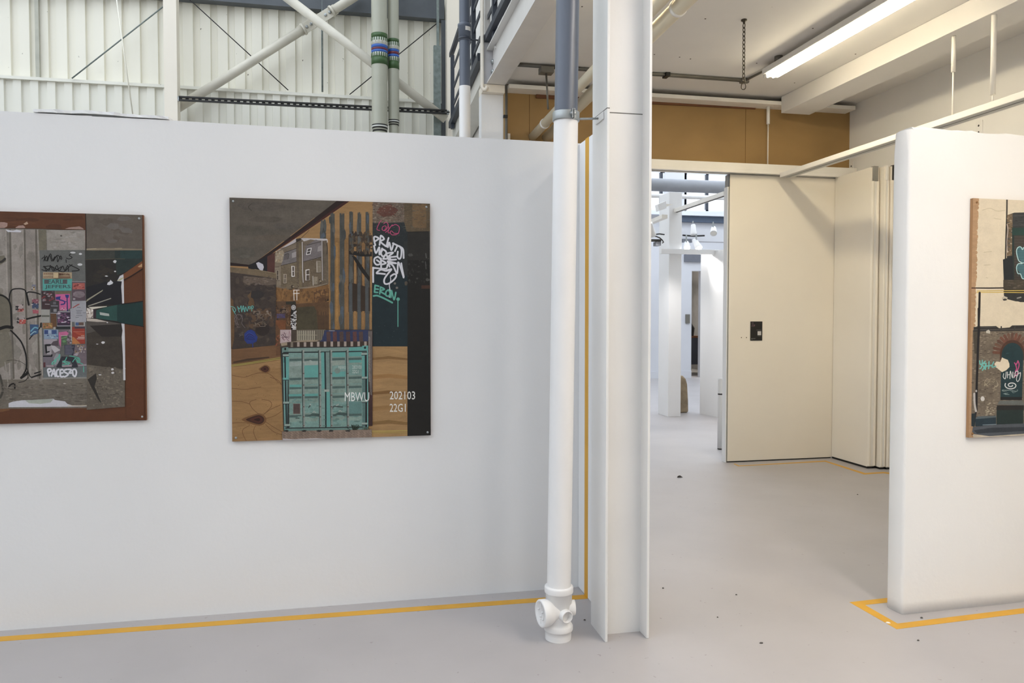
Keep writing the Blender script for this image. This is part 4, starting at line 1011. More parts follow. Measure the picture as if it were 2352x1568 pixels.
# walls under the house
A.poly([(72, 846), (280, 886), (660, 852), (882, 804), (886, 1070), (390, 1096), (72, 1070)], '#735026', .9)
A.poly([(660, 905), (886, 860), (886, 1060), (660, 1086)], '#553920', .9); A.poly([(830, 1020), (886, 1030), (886, 1075), (835, 1060)], '#241a12', .3)
A.speckle(80, 880, 880, 1080, 90, (12, 60), (14, 80), ['#7b572c', '#684620', '#5d4021', '#815b2c'], .5)
A.poly([(72, 1060), (392, 1050), (392, 1490), (80, 1490)], '#523a26', .9); A.poly([(240, 1062), (388, 1058), (388, 1106), (240, 1106)], '#2b281e', .5)
A.poly([(392, 1092), (886, 1066), (886, 1490), (392, 1490)], '#553b22', .9)
A.poly([(402, 1150), (660, 1130), (700, 1200), (720, 1480), (402, 1480)], '#413a28', .9)
for x in range(720, 880, 17): A.stroke([(x, 1230+A.rnd.uniform(-30, 40)), (x+3, 1480)], 7, '#33271c')
A.speckle(80, 1110, 310, 1440, 70, (10, 50), (8, 40), ['#5f452c', '#6d421f', '#3c2c20', '#684a31'], .5)
A.rect(150, 1170, 240, 1240, '#2c211a', .4)
A.poly([(95, 1245), (235, 1240), (215, 1310), (105, 1312)], '#473a4c', .5)
for k in range(4): A.scribble(90, 1125, 300, 1230, 12, 4, '#7c6450'); A.scribble(105, 1250, 225, 1305, 12, 5, '#4d4468')
for k in range(6): A.scribble(240, 1130, 310, 1420, 10, 5, ['#7f5c38', '#57391f'][k % 2])
A.poly([(80, 1340), (240, 1340), (235, 1490), (90, 1490)], '#6a3d1c', .8)
# white framed window and the black and white scribbles
for q in ([(355, 890), (440, 888)], [(352, 940), (440, 938)], [(358, 890), (362, 1040)], [(404, 888), (404, 1038)]): A.stroke(q, 10, '#cfc9c1', smooth=False)
A.poly([(318, 1108), (392, 1108), (396, 1500), (318, 1500)], '#1e1a18', .2)
for k in range(5): A.ell(355, 1150, 34-6*k, 38-7*k, ['#c9c6c4', '#1e1a18'][k % 2], .1)
for k in range(11): y = 1200+k*30; A.scribble(316, y, 394, y+42, 9, 7, '#cbc8c6', .5)
A.stroke([(330, 1390), (350, 1440), (345, 1500), (375, 1440), (385, 1400)], 10, '#c9c6c4'); A.stroke([(345, 1490), (360, 1530)], 9, '#c9c6c4')

# dark wall at left with tags
A.frame(520, 600, 6.033)
A.poly([(40, 150), (400, 190), (690, 240), (682, 1162), (80, 1218), (40, 1200)], '#3a302a', .9)
A.speckle(80, 250, 670, 1150, 120, (40, 140), (30, 110), ['#352c27', '#41362e', '#332b28', '#463a31'], .7)
A.poly([(50, 82), (240, 98), (400, 112), (690, 165), (690, 238), (400, 196), (50, 150)], '#66563f', .8); A.stroke([(395, 112), (690, 168)], 9, '#7d6c50')
A.poly([(240, 205), (690, 245), (690, 320), (560, 335), (380, 300), (300, 330), (235, 290)], '#5a4c40', .9)
A.speckle(240, 210, 680, 330, 70, (10, 44), (6, 14), ['#72645a', '#4a3e35', '#6a5a4a', '#5c5047'], .5)
A.poly([(40, 500), (96, 540), (112, 800), (110, 1060), (78, 1215), (40, 1215)], '#5e4326', .8)
A.ell(420, 460, 110, 60, '#2b2624', .6, .15); A.ell(345, 570, 40, 60, '#5a4024', .6, .2); A.poly([(290, 480), (345, 420), (340, 500), (400, 620), (370, 600)], '#57412a', .6)
A.ell(500, 940, 100, 90, '#2a211d', .6, .06); A.speckle(270, 650, 640, 900, 60, (30, 90), (30, 80), ['#4a372a', '#553f2c', '#3c2f27'], .6)
for k in range(7): A.scribble(380, 690, 620, 900, 14, 6, ['#80705f', '#6c5c4c', '#574b40'][k % 3], .2)
for k in range(3): A.scribble(120, 740, 220, 910, 12, 5, '#6a5d5b', .35)
A.stroke([(395, 890), (440, 855), (500, 840), (560, 880)], 8, '#6b5a4a'); A.ell(570, 695, 16, 18, '#7d6e5f', .3, .2)
A.stroke([(110, 800), (150, 740), (205, 750), (225, 800), (215, 860), (260, 920)], 6, '#6b605e')
A.scribble(110, 980, 230, 1040, 12, 5, '#5b534c')
A.poly([(250, 1000), (300, 955), (350, 945), (395, 975), (410, 1010), (435, 1050), (420, 1110), (360, 1140), (290, 1140), (250, 1090)], '#1f2f6e', .5)
for k in range(4): A.stroke([(265+k*10, 1030+k*12), (320, 990+k*14), (390, 1040+k*12), (330, 1100-k*6), (270, 1070)], 10, ['#263a86', '#2b2350', '#22357c', '#1c2a60'][k])
A.stroke([(366, 1130), (368, 1240), (370, 1375)], 15, '#242e68')
T = '#4f9d93'
for q in ([(65, 625), (110, 640), (130, 680), (108, 700), (85, 650), (125, 728)], [(155, 625), (180, 705)], [(155, 625), (185, 660), (205, 615), (212, 695)], [(215, 700), (235, 615), (250, 695)], [(222, 665), (248, 655)], [(258, 700), (268, 630), (290, 690), (305, 622)],
          [(325, 625), (310, 640), (325, 660), (340, 640), (325, 625)], [(355, 690), (352, 620), (375, 625), (370, 650), (350, 655)]): A.stroke(q, 9, T)
A.poly([(72, 1220), (690, 1162), (748, 1170), (748, 1330), (72, 1420)], '#6b4a2b', .9, 1); A.poly([(90, 1390), (300, 1345), (590, 1320), (600, 1335), (300, 1380), (100, 1410)], '#3f2c1b', .6)
A.poly([(680, 850), (748, 950), (748, 1300), (690, 1310)], '#5b3c22', .8); A.speckle(685, 1020, 745, 1170, 26, (8, 26), (8, 26), ['#7a4028', '#4f3320', '#8b5a3a'], .4)
A.stroke([(72, 1436), (300, 1405), (520, 1368), (748, 1330)], 10, '#8f8036'); A.stroke([(72, 1452), (300, 1420), (520, 1386), (748, 1350)], 10, '#96873a')
# knots in the ply
A.frame(510, 730, 4.704)
def knot(x, y, rx, ry, tip):
    for k, (f, c) in enumerate(((1.35, '#6e4a24'), (1.0, '#3b2115'), (.7, '#4a2415'), (.35, '#2c150e'))):
        A.poly([(x+(rx*f*math.cos(a) if math.cos(a) > 0 else rx*f*tip*math.cos(a)), y+ry*f*math.sin(a)*(1 if math.cos(a) > 0 else 1-abs(math.cos(a))*.55)) for a in [2*math.pi*i/22 for i in range(22)]], c, .4)
knot(462, 552, 44, 34, 1.1); knot(390, 1098, 66, 50, 2.0)
G = '#63401f'
for q in ([(110, 1135), (240, 1130), (300, 1150)], [(300, 1160), (230, 1200), (225, 1250), (262, 1330)], [(360, 1165), (340, 1230), (378, 1330)], [(470, 1120), (560, 1180), (650, 1230)], [(440, 1050), (520, 990), (630, 940)],
          [(400, 1040), (330, 980), (300, 910), (370, 880)], [(440, 1050), (530, 960), (520, 900), (430, 880)], [(470, 1150), (560, 1230), (650, 1260)], [(110, 620), (240, 640), (330, 610), (430, 590), (520, 610), (610, 700)], [(470, 1085), (560, 1060), (640, 1010)],
          [(110, 760), (260, 770), (420, 745)], [(110, 900), (220, 905), (300, 930)], [(520, 640), (600, 670), (640, 720)]): A.stroke(q, 5, G, .4)
A.speckle(120, 560, 640, 1320, 40, (3, 7), (3, 7), ['#4c3118', '#5a3a1c'], .2)

# right strip: teal, black, graffiti
A.frame(840, 490, 7.469)
A.poly([(118, -40), (660, -40), (720, 300), (716, 1568), (106, 1568), (118, 400)], '#22282a', .8)
A.poly([(108, 1060), (716, 1060), (716, 2280), (106, 2280)], '#18262b', .5)
A.poly([(120, -210), (670, -205), (662, 150), (400, 160), (120, 170)], '#655648', .9)
A.speckle(120, -200, 660, 150, 260, (12, 70), (4, 16), ['#7c6d5d', '#54463a', '#6d5040', '#5b3a2e', '#85786a', '#433a33'], .5)
A.poly([(250, -120), (420, -160), (560, -60), (480, 40), (300, 60), (180, -20)], '#5a3429', .95); A.speckle(120, -190, 660, 150, 130, (8, 60), (3, 10), ['#8b7d6a', '#6f6250', '#4a4038'], .4)
A.speckle(120, 150, 720, 420, 110, (10, 60), (3, 9), ['#33393a', '#3d4040', '#1c2224', '#474642'], .4)
A.poly([(660, -200), (1130, -190), (1130, 310), (700, 310), (660, 150)], '#554631', .9); A.poly([(800, -160), (1040, -160), (1040, 250), (800, 240)], '#6b5233', .9)
A.speckle(660, -190, 1120, 300, 140, (10, 80), (3, 10), ['#63533a', '#4a4034', '#5c5648', '#71583a', '#45413a'], .4)
A.poly([(716, 312), (1130, 306), (1130, 4000), (716, 4000)], '#1b1916', .4); A.poly([(716, 330), (1080, 320), (1075, 800), (716, 800)], '#262420', .7)
A.poly([(1082, 306), (1130, 300), (1130, 1500), (1105, 1500), (1090, 900)], '#3f3d38', .8)
A.speckle(720, 660, 1090, 1180, 60, (10, 50), (8, 50), ['#2b2a26', '#232220', '#3a3834', '#1c1b18'], .5); A.ell(765, 712, 44, 26, '#454340', .6, .2); A.stroke([(1030, 690), (1040, 760)], 20, '#4d4b48', .5); A.stroke([(1025, 830), (1035, 950)], 16, '#454341', .5)
A.rect(955, 1232, 1115, 1290, '#3f261a', .7); A.ell(1065, 1140, 40, 20, '#4a4743', .5, .2); A.ell(690, 1200, 26, 40, '#4a4136', .6, .2)
A.ell(500, 1200, 20, 20, '#6d675e', .3); A.ell(535, 1275, 22, 20, '#67615a', .3); A.speckle(130, 400, 700, 1050, 50, (3, 9), (3, 9), ['#4a4c4a', '#3b3d3c'], .2)
A.poly([(655, 480), (716, 480), (716, 1060), (640, 1060)], '#2a2c2b', .7)
PK = '#b23a68'
for q in ([(268, 122), (235, 160), (192, 270), (240, 290)], [(310, 175), (350, 150), (385, 190), (370, 250), (330, 295), (285, 280), (290, 230), (340, 215), (350, 250), (320, 290)], [(380, 200), (395, 270), (340, 325)], [(455, 195), (400, 270), (385, 330), (425, 330)],
          [(455, 215), (510, 190), (570, 225), (575, 290), (545, 350), (460, 370), (420, 330), (440, 300), (490, 340), (560, 345)]): A.stroke(q, 12, PK)
WG = '#c4c3c9'
for q in ([(165, 545), (148, 480), (142, 410), (175, 400), (222, 432), (160, 478)], [(237, 540), (250, 440), (262, 380), (315, 440), (252, 482), (345, 562)], [(355, 568), (375, 480), (392, 420)], [(380, 580), (405, 500), (440, 630), (478, 512)],
          [(500, 648), (540, 560)], [(465, 512), (540, 548), (620, 590), (645, 640), (650, 765)], [(575, 560), (612, 620), (605, 740), (578, 780), (545, 745), (550, 655)], [(142, 556), (175, 680), (232, 580), (235, 705), (280, 600)],
          [(285, 610), (345, 650), (345, 710), (290, 735), (262, 680), (290, 620)], [(365, 685), (470, 672), (390, 745), (540, 738)], [(300, 770), (350, 700), (395, 790), (520, 790)], [(300, 780), (420, 775)],
          [(215, 745), (260, 790), (250, 860), (190, 880), (148, 835), (155, 770), (210, 742)], [(190, 800), (262, 850)], [(262, 770), (265, 940)], [(262, 800), (345, 850), (265, 878)], [(375, 820), (410, 915)], [(380, 820), (520, 855), (440, 850)],
          [(400, 850), (470, 900), (538, 1030), (555, 840), (600, 940), (650, 1100)], [(610, 855), (625, 950), (652, 1085)], [(128, 1178), (128, 950), (140, 935), (250, 945), (350, 945), (375, 880)], [(355, 975), (440, 955), (350, 985), (260, 965), (185, 1022), (240, 1030), (330, 1040)],
          [(440, 965), (360, 1060), (316, 1140), (330, 1205), (400, 1200), (490, 1130), (525, 1065), (490, 1040), (430, 1075)]): A.stroke(q, 29, WG)
A.stroke([(422, 1090), (428, 1150), (405, 1230), (415, 1320), (404, 1440)], 15, WG)
TG = '#4f9a88'
for q in ([(160, 1235), (150, 1350)], [(160, 1232), (225, 1248)], [(155, 1295), (215, 1300)], [(150, 1350), (205, 1355)], [(240, 1380), (255, 1265)], [(255, 1262), (320, 1300), (248, 1330), (345, 1395)], [(390, 1310), (350, 1340), (345, 1400), (390, 1420), (418, 1370), (390, 1310)],
          [(430, 1440), (440, 1320), (485, 1480), (515, 1355)]): A.stroke(q, 27, TG)
A.stroke([(135, 1415), (200, 1410), (300, 1450), (400, 1500), (455, 1530)], 30, TG); A.ell(555, 1470, 30, 30, TG, .1); A.stroke([(553, 1470), (553, 1940)], 16, TG)
A.frame(510, 730, 4.704)
A.speckle(1640, 60, 1990, 280, 12, (5, 9), (5, 9), ['#39484a', '#2c3a3d'], .2)
# the container
A.frame(640, 750, 6.031)
A.poly([(20, 40), (1300, 40), (1300, 280), (20, 290)], '#3f342a', .7)
A.poly([(22, 42), (175, 42), (175, 215), (22, 230)], '#a4908f', .4)
for k in range(12): A.stroke([(30+A.rnd.uniform(0, 130), 50+A.rnd.uniform(0, 120)), (40+A.rnd.uniform(0, 130), 90+A.rnd.uniform(0, 110))], 7, ['#6a4450', '#41303a', '#8c6a72'][k % 3])
A.poly([(20, 225), (200, 215), (320, 190), (560, 180), (620, 100), (660, 50), (640, 40), (250, 45), (250, 200), (100, 215)], '#6b604e', .6)
A.rect(248, 45, 640, 190, '#6a6152', .5)
for x in range(270, 640, 25): A.stroke([(x, 60), (x, 185)], 12, '#a29a84' if x < 520 else '#6d6455', .4); A.stroke([(x+12, 50), (x+12, 180)], 7, '#3c352c')
A.stroke([(262, 112), (530, 118)], 8, '#8d8570'); A.poly([(30, 228), (190, 212), (330, 188), (560, 184), (520, 210), (240, 240), (40, 268)], '#8b7a64', .6)
A.poly([(640, 48), (1230, 44), (1275, 60), (1280, 280), (590, 285), (560, 210), (600, 180)], '#2c3352', .6)
A.poly([(120, 215), (600, 205), (1290, 200), (1290, 285), (120, 290)], '#372a22', .6)
for k, x in enumerate((690, 778, 870, 962, 1054, 1140)): A.poly([(x-28, 70), (x+26, 66), (x+30, 205), (x-24, 205)], ['#4a3432', '#573634', '#4c3a36'][k % 3], .7)
for k, x in enumerate((184, 274, 366, 457, 549, 643, 737, 830, 922, 1014, 1108, 1202)): A.rect(x-17, 205 if k > 3 else 214, x+17, 276 if k > 0 else 285, '#93857a' if k else '#6d6355', .4)
A.stroke([(700, 55), (775, 56)], 9, '#8b8a92')
A.poly([(28, 285), (1242, 268), (1245, 1400), (70, 1470)], '#2a2c2b', .4)          # shadow gaps behind the frame
A.poly([(1245, 60), (1300, 60), (1300, 1370), (1245, 1370)], '#3a2422', .8); A.poly([(1240, 60), (1296, 60), (1292, 950), (1270, 940), (1244, 640)], '#5f5550', .8)
CT = '#688881'; TQ = '#4f8f88'; DK = '#1c2224'; LT = '#82938a'; DG = '#445955'
A.poly([(48, 298), (1238, 280), (1238, 352), (50, 362)], '#6b827b', .6); A.poly([(975, 290), (1238, 270), (1238, 330), (970, 335)], TQ, .4)
A.stroke([(70, 356), (640, 350), (1215, 340)], 16, DK)
A.poly([(60, 400), (140, 395), (120, 1380), (80, 1440)], '#4c6a66', .5); A.poly([(62, 420), (150, 412), (140, 720), (70, 730)], TQ, .3); A.stroke([(88, 425), (92, 700)], 22, DK); A.stroke([(92, 750), (100, 1045)], 18, DK); A.stroke([(105, 1070), (112, 1350)], 16, DK); A.stroke([(75, 500), (85, 1430)], 8, '#6fa59d')
A.poly([(1150, 380), (1240, 360), (1240, 1390), (1150, 1390)], '#4c6a66', .5); A.stroke([(1205, 390), (1208, 700)], 24, DK); A.stroke([(1212, 730), (1212, 1380)], 24, DK); A.poly([(1152, 400), (1192, 395), (1192, 690), (1152, 700)], TQ, .3); A.stroke([(1232, 300), (1234, 1380)], 11, '#5b9c94')
A.poly([(140, 362), (640, 360), (645, 1390), (150, 1400)], CT, .8)                   # left door
A.poly([(650, 358), (1155, 350), (1160, 1385), (655, 1390)], CT, .8)                 # right door
def rib(x0, x1, ys):
    for y in ys:
        A.poly([(x0, y-22), (x1, y-26), (x1, y+2), (x0, y+6)], '#6d827a', .4); A.poly([(x0, y), (x1, y-5), (x1, y+26), (x0, y+32)], DG, .5); A.poly([(x0+4, y+36), (x1, y+30), (x1, y+90), (x0+4, y+96)], '#71867c', .9)
rib(150, 318, (445, 710, 835, 965, 1225)); rib(350, 545, (445, 700, 832, 960, 1215)); rib(738, 920, (436, 698, 825, 955, 1210)); rib(966, 1150, (432, 692, 820, 1000, 1205))
A.poly([(150, 480), (320, 475), (318, 700), (150, 705)], '#71827a', .9); A.poly([(150, 490), (320, 480), (320, 540), (150, 550)], '#82908a', .7)
A.poly([(352, 536), (548, 530), (548, 700), (352, 704)], TQ, .25); A.poly([(352, 480), (420, 470), (440, 460), (470, 475), (545, 478), (545, 530), (352, 534)], '#84918a', .6)
A.poly([(745, 355), (920, 352), (920, 418), (745, 420)], TQ, .25); A.poly([(975, 352), (1150, 348), (1150, 410), (975, 412)], TQ, .25); A.poly([(975, 462), (1140, 458), (1150, 494), (975, 498)], TQ, .3); A.poly([(740, 626), (925, 620), (925, 690), (740, 694)], TQ, .3)
A.poly([(740, 470), (920, 462), (920, 530), (740, 540)], '#7e8c82', .7); A.ell(815, 610, 40, 40, '#6a7b74', .6, .1)
A.poly([(155, 802), (318, 798), (318, 835), (155, 836)], TQ, .3); A.poly([(140, 935), (320, 930), (320, 962), (140, 964)], TQ, .3); A.poly([(355, 930), (545, 925), (545, 958), (355, 962)], TQ, .3)
A.speckle(150, 1000, 1150, 1380, 110, (20, 120), (8, 40), ['#587a73', '#658880', '#6b8b80', '#547069', '#5d7f79'], .6)
A.poly([(970, 1040), (1150, 1035), (1150, 1200), (970, 1205)], '#527672', .6)
A.rect(204, 1066, 298, 1202, '#4c3d39', .7); A.box(204, 1066, 298, 1204, 6, '#6f6159')
A.text('CIMC', 240, 1272, 18, 46, '#2a2f2e') if False else A.stroke([(240, 1264), (285, 1266)], 14, '#3a4a47')
for (x0, x1, y, s) in ((380, 570, 1245, 1), (740, 950, 1232, 1)):
    A.poly([(x0, y), (x0+50, y-28), (x0+90, y-50), (x1-50, y-46), (x1, y-40), (x1-10, y), (x0+100, y-10)], '#3a4d49', .8); A.stroke([(x0+95, y-56), (x0+110, y-76), (x0+130, y-56)], 12, '#8c938b')
A.stroke([(415, 1120), (440, 1080), (430, 1110)], 12, '#3b4846'); A.ell(440, 1076, 10, 10, '#9aa09a', .2); A.stroke([(745, 1130), (770, 1100), (820, 1106), (885, 1110)], 18, '#3b4644'); A.stroke([(800, 1090), (830, 1075)], 14, '#8f958f')
A.poly([(590, 355), (632, 352), (640, 850), (602, 860)], TQ, .3); A.poly([(632, 352), (652, 350), (662, 900), (640, 900)], DK, .3); A.poly([(645, 890), (662, 890), (664, 1390), (650, 1392)], DK, .3); A.poly([(662, 900), (708, 895), (716, 1378), (668, 1386)], TQ, .25); A.poly([(652, 352), (705, 350), (712, 870), (662, 880)], '#647a74', .6)
A.rect(632, 868, 700, 900, '#8d958c', .4)
for (x0, x1) in ((332, 352), (560, 580), (718, 734), (944, 962)):
    A.poly([(x0-14, 330), (x0, 325), (x1, 1430), (x0+2, 1430)], '#2b3533', .5); A.poly([(x0, 315), (x0+22, 315), (x1+16, 1430), (x1-8, 1430)], '#77807a', .6)
    for y in (330, 480, 640, 800, 940, 1100, 1240, 1360): A.rect(x0+2, y, x0+26, y+14, '#5b4a44' if y % 3 else '#8d8f88', .4)
for (x, y) in ((100, 395), (105, 1050), (120, 1360), (100, 720), (1185, 376), (1190, 705), (1190, 1030), (1190, 1340)): A.rect(x-40, y-14, x+40, y+14, '#82938b' if y != 720 else TQ, .4); A.stroke([(x-36, y+18), (x+40, y+16)], 8, DK)
A.poly([(55, 290), (135, 282), (135, 345), (58, 352)], '#5c7a73', .4); A.ell(92, 308, 15, 17, '#151a1b', .1); A.poly([(1158, 264), (1240, 260), (1240, 320), (1158, 322)], TQ, .3); A.ell(1196, 290, 15, 17, '#11191a', .1)
A.stroke([(100, 1402), (640, 1396), (1160, 1386)], 13, DK); A.poly([(80, 1410), (640, 1402), (1240, 1392), (1240, 1420), (640, 1440), (90, 1452)], '#58766f', .6)
# pavement
A.poly([(50, 1450), (300, 1440), (1290, 1420), (1290, 1568), (50, 1568)], '#7c695b', .9)
for r in range(7):
    for k in range(44): x = 60+k*28+(r % 2)*14; y = 1452+r*17; A.stroke([(x, y), (x+13, y+11)], 4, ['#5a4a40', '#95816f', '#6b594d'][(k*7+r*3) % 3], .3, False)
A.poly([(60, 1545), (200, 1556), (500, 1540), (700, 1556), (1000, 1536), (1290, 1530), (1290, 1568), (60, 1572)], '#a9a1a3', .4)
for x in (110, 350, 560, 730, 960): A.ell(x, 1440, 34, 13, '#2a2825', .4, .3)
for k in range(34): x = 1050+A.rnd.gauss(0, 36); A.stroke([(1050+(x-1050)*.5, 1425), (x, 1395+A.rnd.uniform(-40, 10))], 8, ['#1d2a1e', '#28382a', '#1a221a'][k % 3])
for k in range(14): x = 1215+A.rnd.gauss(0, 30); A.stroke([(x, 1425), (x+A.rnd.uniform(-14, 14), 1400)], 6, '#39402f')
# lettering
A.text('MBWU', 826, 586, 44, 104, '#a8b0aa'); A.text('202103', 1022, 582, 46, 124, '#b3bab4'); A.text('22G1', 1022, 644, 46, 82, '#b3bab4')
cu_rot = A.fr
for k in range(34):
    y = 140+k*18.5; A.stroke([(1252+A.rnd.uniform(-4, 2), y), (1262+A.rnd.uniform(-4, 6), y+A.rnd.uniform(4, 11))], 5, '#a39b94')
A.frame(510, 730, 4.704)
A.text('MBWU', 1326, 898, 96, 264, '#cfd1cf', 0); A.text('202103', 1812, 880, 88, 274, '#cfcec8', .004); A.text('22G1', 1812, 1014, 88, 172, '#cfcec8', .004)
A.build(cpt)
for (x, z) in ((X0+.018, Z1-.018), (X1-.018, Z1-.018), (X1-.016, Z0+.016), (X0+.018, Z0+.018)): screw(cpt, (x, YB-.0005, z), (0, -1, 0))

# ---------------------------------------------------------------- the doorway picture at the left edge
X0, X1, Z0, Z1 = -2.25, -.976, .983, 1.972
lpt = thing('painting', 'collage painting of a fly-posted underpass wall on brown board, cut by the left picture edge', 'painting', ((X0+X1)/2, YB, Z0), 'unframed panel paintings')
MB().box(X0, X1, YB, WY-.001, Z0, Z1).build('board', HARD, lpt, .001)
A = Art((0, YB, 0), (0, -1, 0), (X0, X1, Z0, Z1), GAIN_L)
A.frame(0, 480, 6.03)
A.rect(-4000, -100, 2200, 3100, '#562f14', .35)
A.speckle(-1500, 0, 1150, 260, 24, (150, 500), (30, 90), ['#5b3216', '#512c13', '#4d2a12'], .4)
# concrete wall with ribs
A.poly([(-2500, 240), (0, 265), (1180, 290), (1215, 2450), (1200, 2740), (0, 2765), (-2500, 2790)], '#6f6860', .8)
A.poly([(-2500, 2200), (0, 2350), (1200, 2330), (1200, 2755), (-2500, 2790)], '#635b50', .95)
for (x0, x1, c) in ((-600, -380, '#827b73'), (-300, -110, '#7d766e'), (-60, 90, '#857d75'), (140, 330, '#8a8179'), (340, 500, '#817870'), (500, 545, '#8d867d')):
    A.poly([(x0, 285), (x1, 285), (x1+40, 1600), (x1+60, 2360), (x0+40, 2360), (x0+20, 1600)], c, .7)
    A.speckle(x0+20, 320, x1+20, 2300, 20, (30, 120), (60, 240), [c, '#7b746b', '#8e867d', '#766e65'], .7)
    A.stroke([(x0, 290), (x0+12, 1000), (x0+30, 1700), (x0+50, 2340)], 26, '#5c554b', .6); A.stroke([(x1-8, 300), (x1+10, 1200), (x1+45, 2300)], 12, '#93897f', .5)
A.poly([(-400, 700), (60, 640), (90, 720), (-40, 800), (-100, 1100), (40, 1180), (130, 1280), (150, 1420), (170, 1700), (-500, 1760)], '#665f50', .5)
A.poly([(-300, 1760), (0, 1720), (120, 1700), (160, 1860), (180, 2100), (0, 2200), (-300, 2240)], '#6b6456', .6)
A.stroke([(-60, 735), (20, 730), (70, 690)], 34, '#2e2a26', .5)
A.poly([(530, 285), (640, 290), (645, 560), (540, 570)], '#67604f', .8)
A.poly([(645, 290), (1180, 292), (1180, 570), (655, 570)], '#878078', .8); A.speckle(740, 320, 1090, 540, 34, (40, 140), (12, 40), ['#928a83', '#7d766e', '#898077'], .6); A.ell(848, 370, 14, 12, '#4c463f', .3)
A.stroke([(0, 265), (500, 272), (880, 286), (1170, 288)], 8, '#3c2a1c')
A.poly([(75, 282), (180, 300), (230, 285), (300, 300), (285, 322), (200, 318), (110, 318)], '#b9b7bd', .2)
PP = '#93756a'
A.poly([(-200, 176), (60, 182), (105, 195), (100, 240), (60, 262), (-200, 258)], PP, .8); A.poly([(215, 255), (260, 230), (320, 224), (350, 250), (345, 262), (220, 264)], PP, .7); A.poly([(325, 205), (375, 172), (392, 205), (350, 220)], '#a5876f', .5); A.poly([(900, 274), (960, 255), (1100, 240), (1145, 262), (1165, 284)], PP, .7)
# black loops
BK = '#15110f'
A.stroke([(-60, 1180), (40, 1200), (110, 1250), (145, 1330), (155, 1450), (160, 1640)], 24, BK); A.stroke([(130, 1290), (135, 1190), (165, 1120), (240, 1102), (320, 1110), (360, 1150), (400, 1330)], 17, BK); A.stroke([(366, 1160), (380, 1230), (400, 1325)], 26, BK)
A.stroke([(370, 1170), (400, 1148), (480, 1155), (560, 1180)], 17, BK); A.stroke([(372, 1522), (460, 1500), (565, 1478)], 24, BK); A.stroke([(-80, 1690), (0, 1655), (90, 1630), (170, 1640)], 44, BK)
A.stroke([(150, 1680), (230, 1760), (300, 1850), (350, 1980), (368, 2100), (360, 2220), (300, 2330)], 22, BK)
A.stroke([(295, 2335), (370, 2280), (380, 2260)], 36, BK); A.stroke([(370, 2190), (410, 2300), (440, 2325), (560, 2300)], 12, '#231e1a'); A.stroke([(480, 2275), (560, 2250)], 18, BK); A.stroke([(440, 2330), (565, 2285)], 20, BK)
A.stroke([(570, 1600), (540, 1660), (440, 1760), (410, 1800)], 16, '#1b1512'); A.ell(575, 1605, 24, 36, BK, .2, .2); A.stroke([(90, 2100), (180, 2090), (280, 2110), (360, 2160)], 7, '#3d372f'); A.stroke([(110, 2480), (150, 2430), (200, 2420), (205, 2480)], 22, BK); A.stroke([(260, 2400), (340, 2380), (390, 2330)], 12, '#2b2520')
A.stroke([(70, 2120), (110, 2400), (100, 2480)], 10, '#8b847b'); A.stroke([(0, 2300), (40, 2500), (0, 2620)], 30, '#3f3a33', .5)
# small stickers on the ribs
for (x, y, w, h, c) in ((270, 1350, 110, 60, '#9c8a86'), (285, 1400, 90, 40, '#93433a'), (235, 1370, 40, 60, '#2f2b2b'), (290, 1500, 120, 50, '#8f847f'), (310, 1560, 90, 60, '#a1443a'), (250, 1545, 34, 70, '#35302f'), (490, 1275, 90, 60, '#7f4a55'), (490, 1340, 90, 70, '#3a4560'), (495, 1420, 80, 50, '#9a4b55'), (470, 1080, 55, 70, '#6b6a78'), (472, 1095, 26, 40, '#a78a50')):
    A.rect(x-w/2, y-h/2, x+w/2, y+h/2, c, .6); A.speckle(x-w/2, y-h/2, x+w/2, y+h/2, 7, (8, 26), (6, 16), ['#b5a9a3', '#2e2a2c', c], .3)
A.poly([(415, 1595), (535, 1600), (530, 1720), (420, 1760)], '#324a6b', .5); A.stroke([(430, 1690), (480, 1640), (525, 1650)], 18, '#5d93a5'); A.stroke([(425, 1740), (470, 1700), (500, 1700)], 14, '#7aa0aa')
# notice board
A.poly([(545, 570), (1175, 566), (1205, 1500), (1215, 2340), (600, 2340), (575, 1500)], '#5b5b58', .6)
A.poly([(600, 2180), (1210, 2180), (1212, 2330), (610, 2335)], '#5e6263', .6); A.stroke([(590, 2345), (1215, 2335)], 22, '#7d7972', .5)
for (x, y, rx, ry) in ((1010, 603, 38, 13), (1115, 621, 22, 14), (1108, 768, 34, 17)): A.ell(x, y, rx, ry, '#b6b6b6', .2)
for q in ([(580, 690), (620, 660), (610, 720), (650, 650), (660, 720), (690, 640), (720, 720), (760, 660), (740, 720), (790, 650), (800, 730), (840, 650), (860, 690)], [(620, 640), (640, 720), (700, 620), (730, 700), (800, 640), (850, 700)], [(920, 680), (960, 690), (1000, 670), (960, 640), (985, 620)], [(915, 700), (920, 740)],
          [(580, 840), (640, 850), (610, 790), (680, 850), (700, 780), (740, 860), (790, 780), (820, 860), (870, 790), (900, 850), (940, 780), (950, 860)], [(600, 800), (700, 790), (780, 830), (880, 870), (960, 800), (1000, 770)], [(960, 770), (1100, 840), (1000, 860)], [(640, 860), (720, 800), (760, 850), (850, 800)]): A.stroke(q, 11, BK)
A.frame(80, 600, 8.708)
A.poly([(165, 215), (745, 220), (745, 345), (165, 345)], '#a18d6d', .4)
for y in (240, 258, 300, 322):
    x = 184
    while x < 365: d_ = A.rnd.uniform(12, 26); A.stroke([(x, y), (x+d_, y)], 14, '#79583f', .3, False); x += d_+16; A.rect(385, 225, 480, 335, '#b59d74', .3); A.text('SPECIAL', 490, 275, 36, 220, '#6d4636'); [A.stroke([(496+k*27, 314), (512+k*27, 314)], 26, '#79563f', .3, False) for k in range(8)]
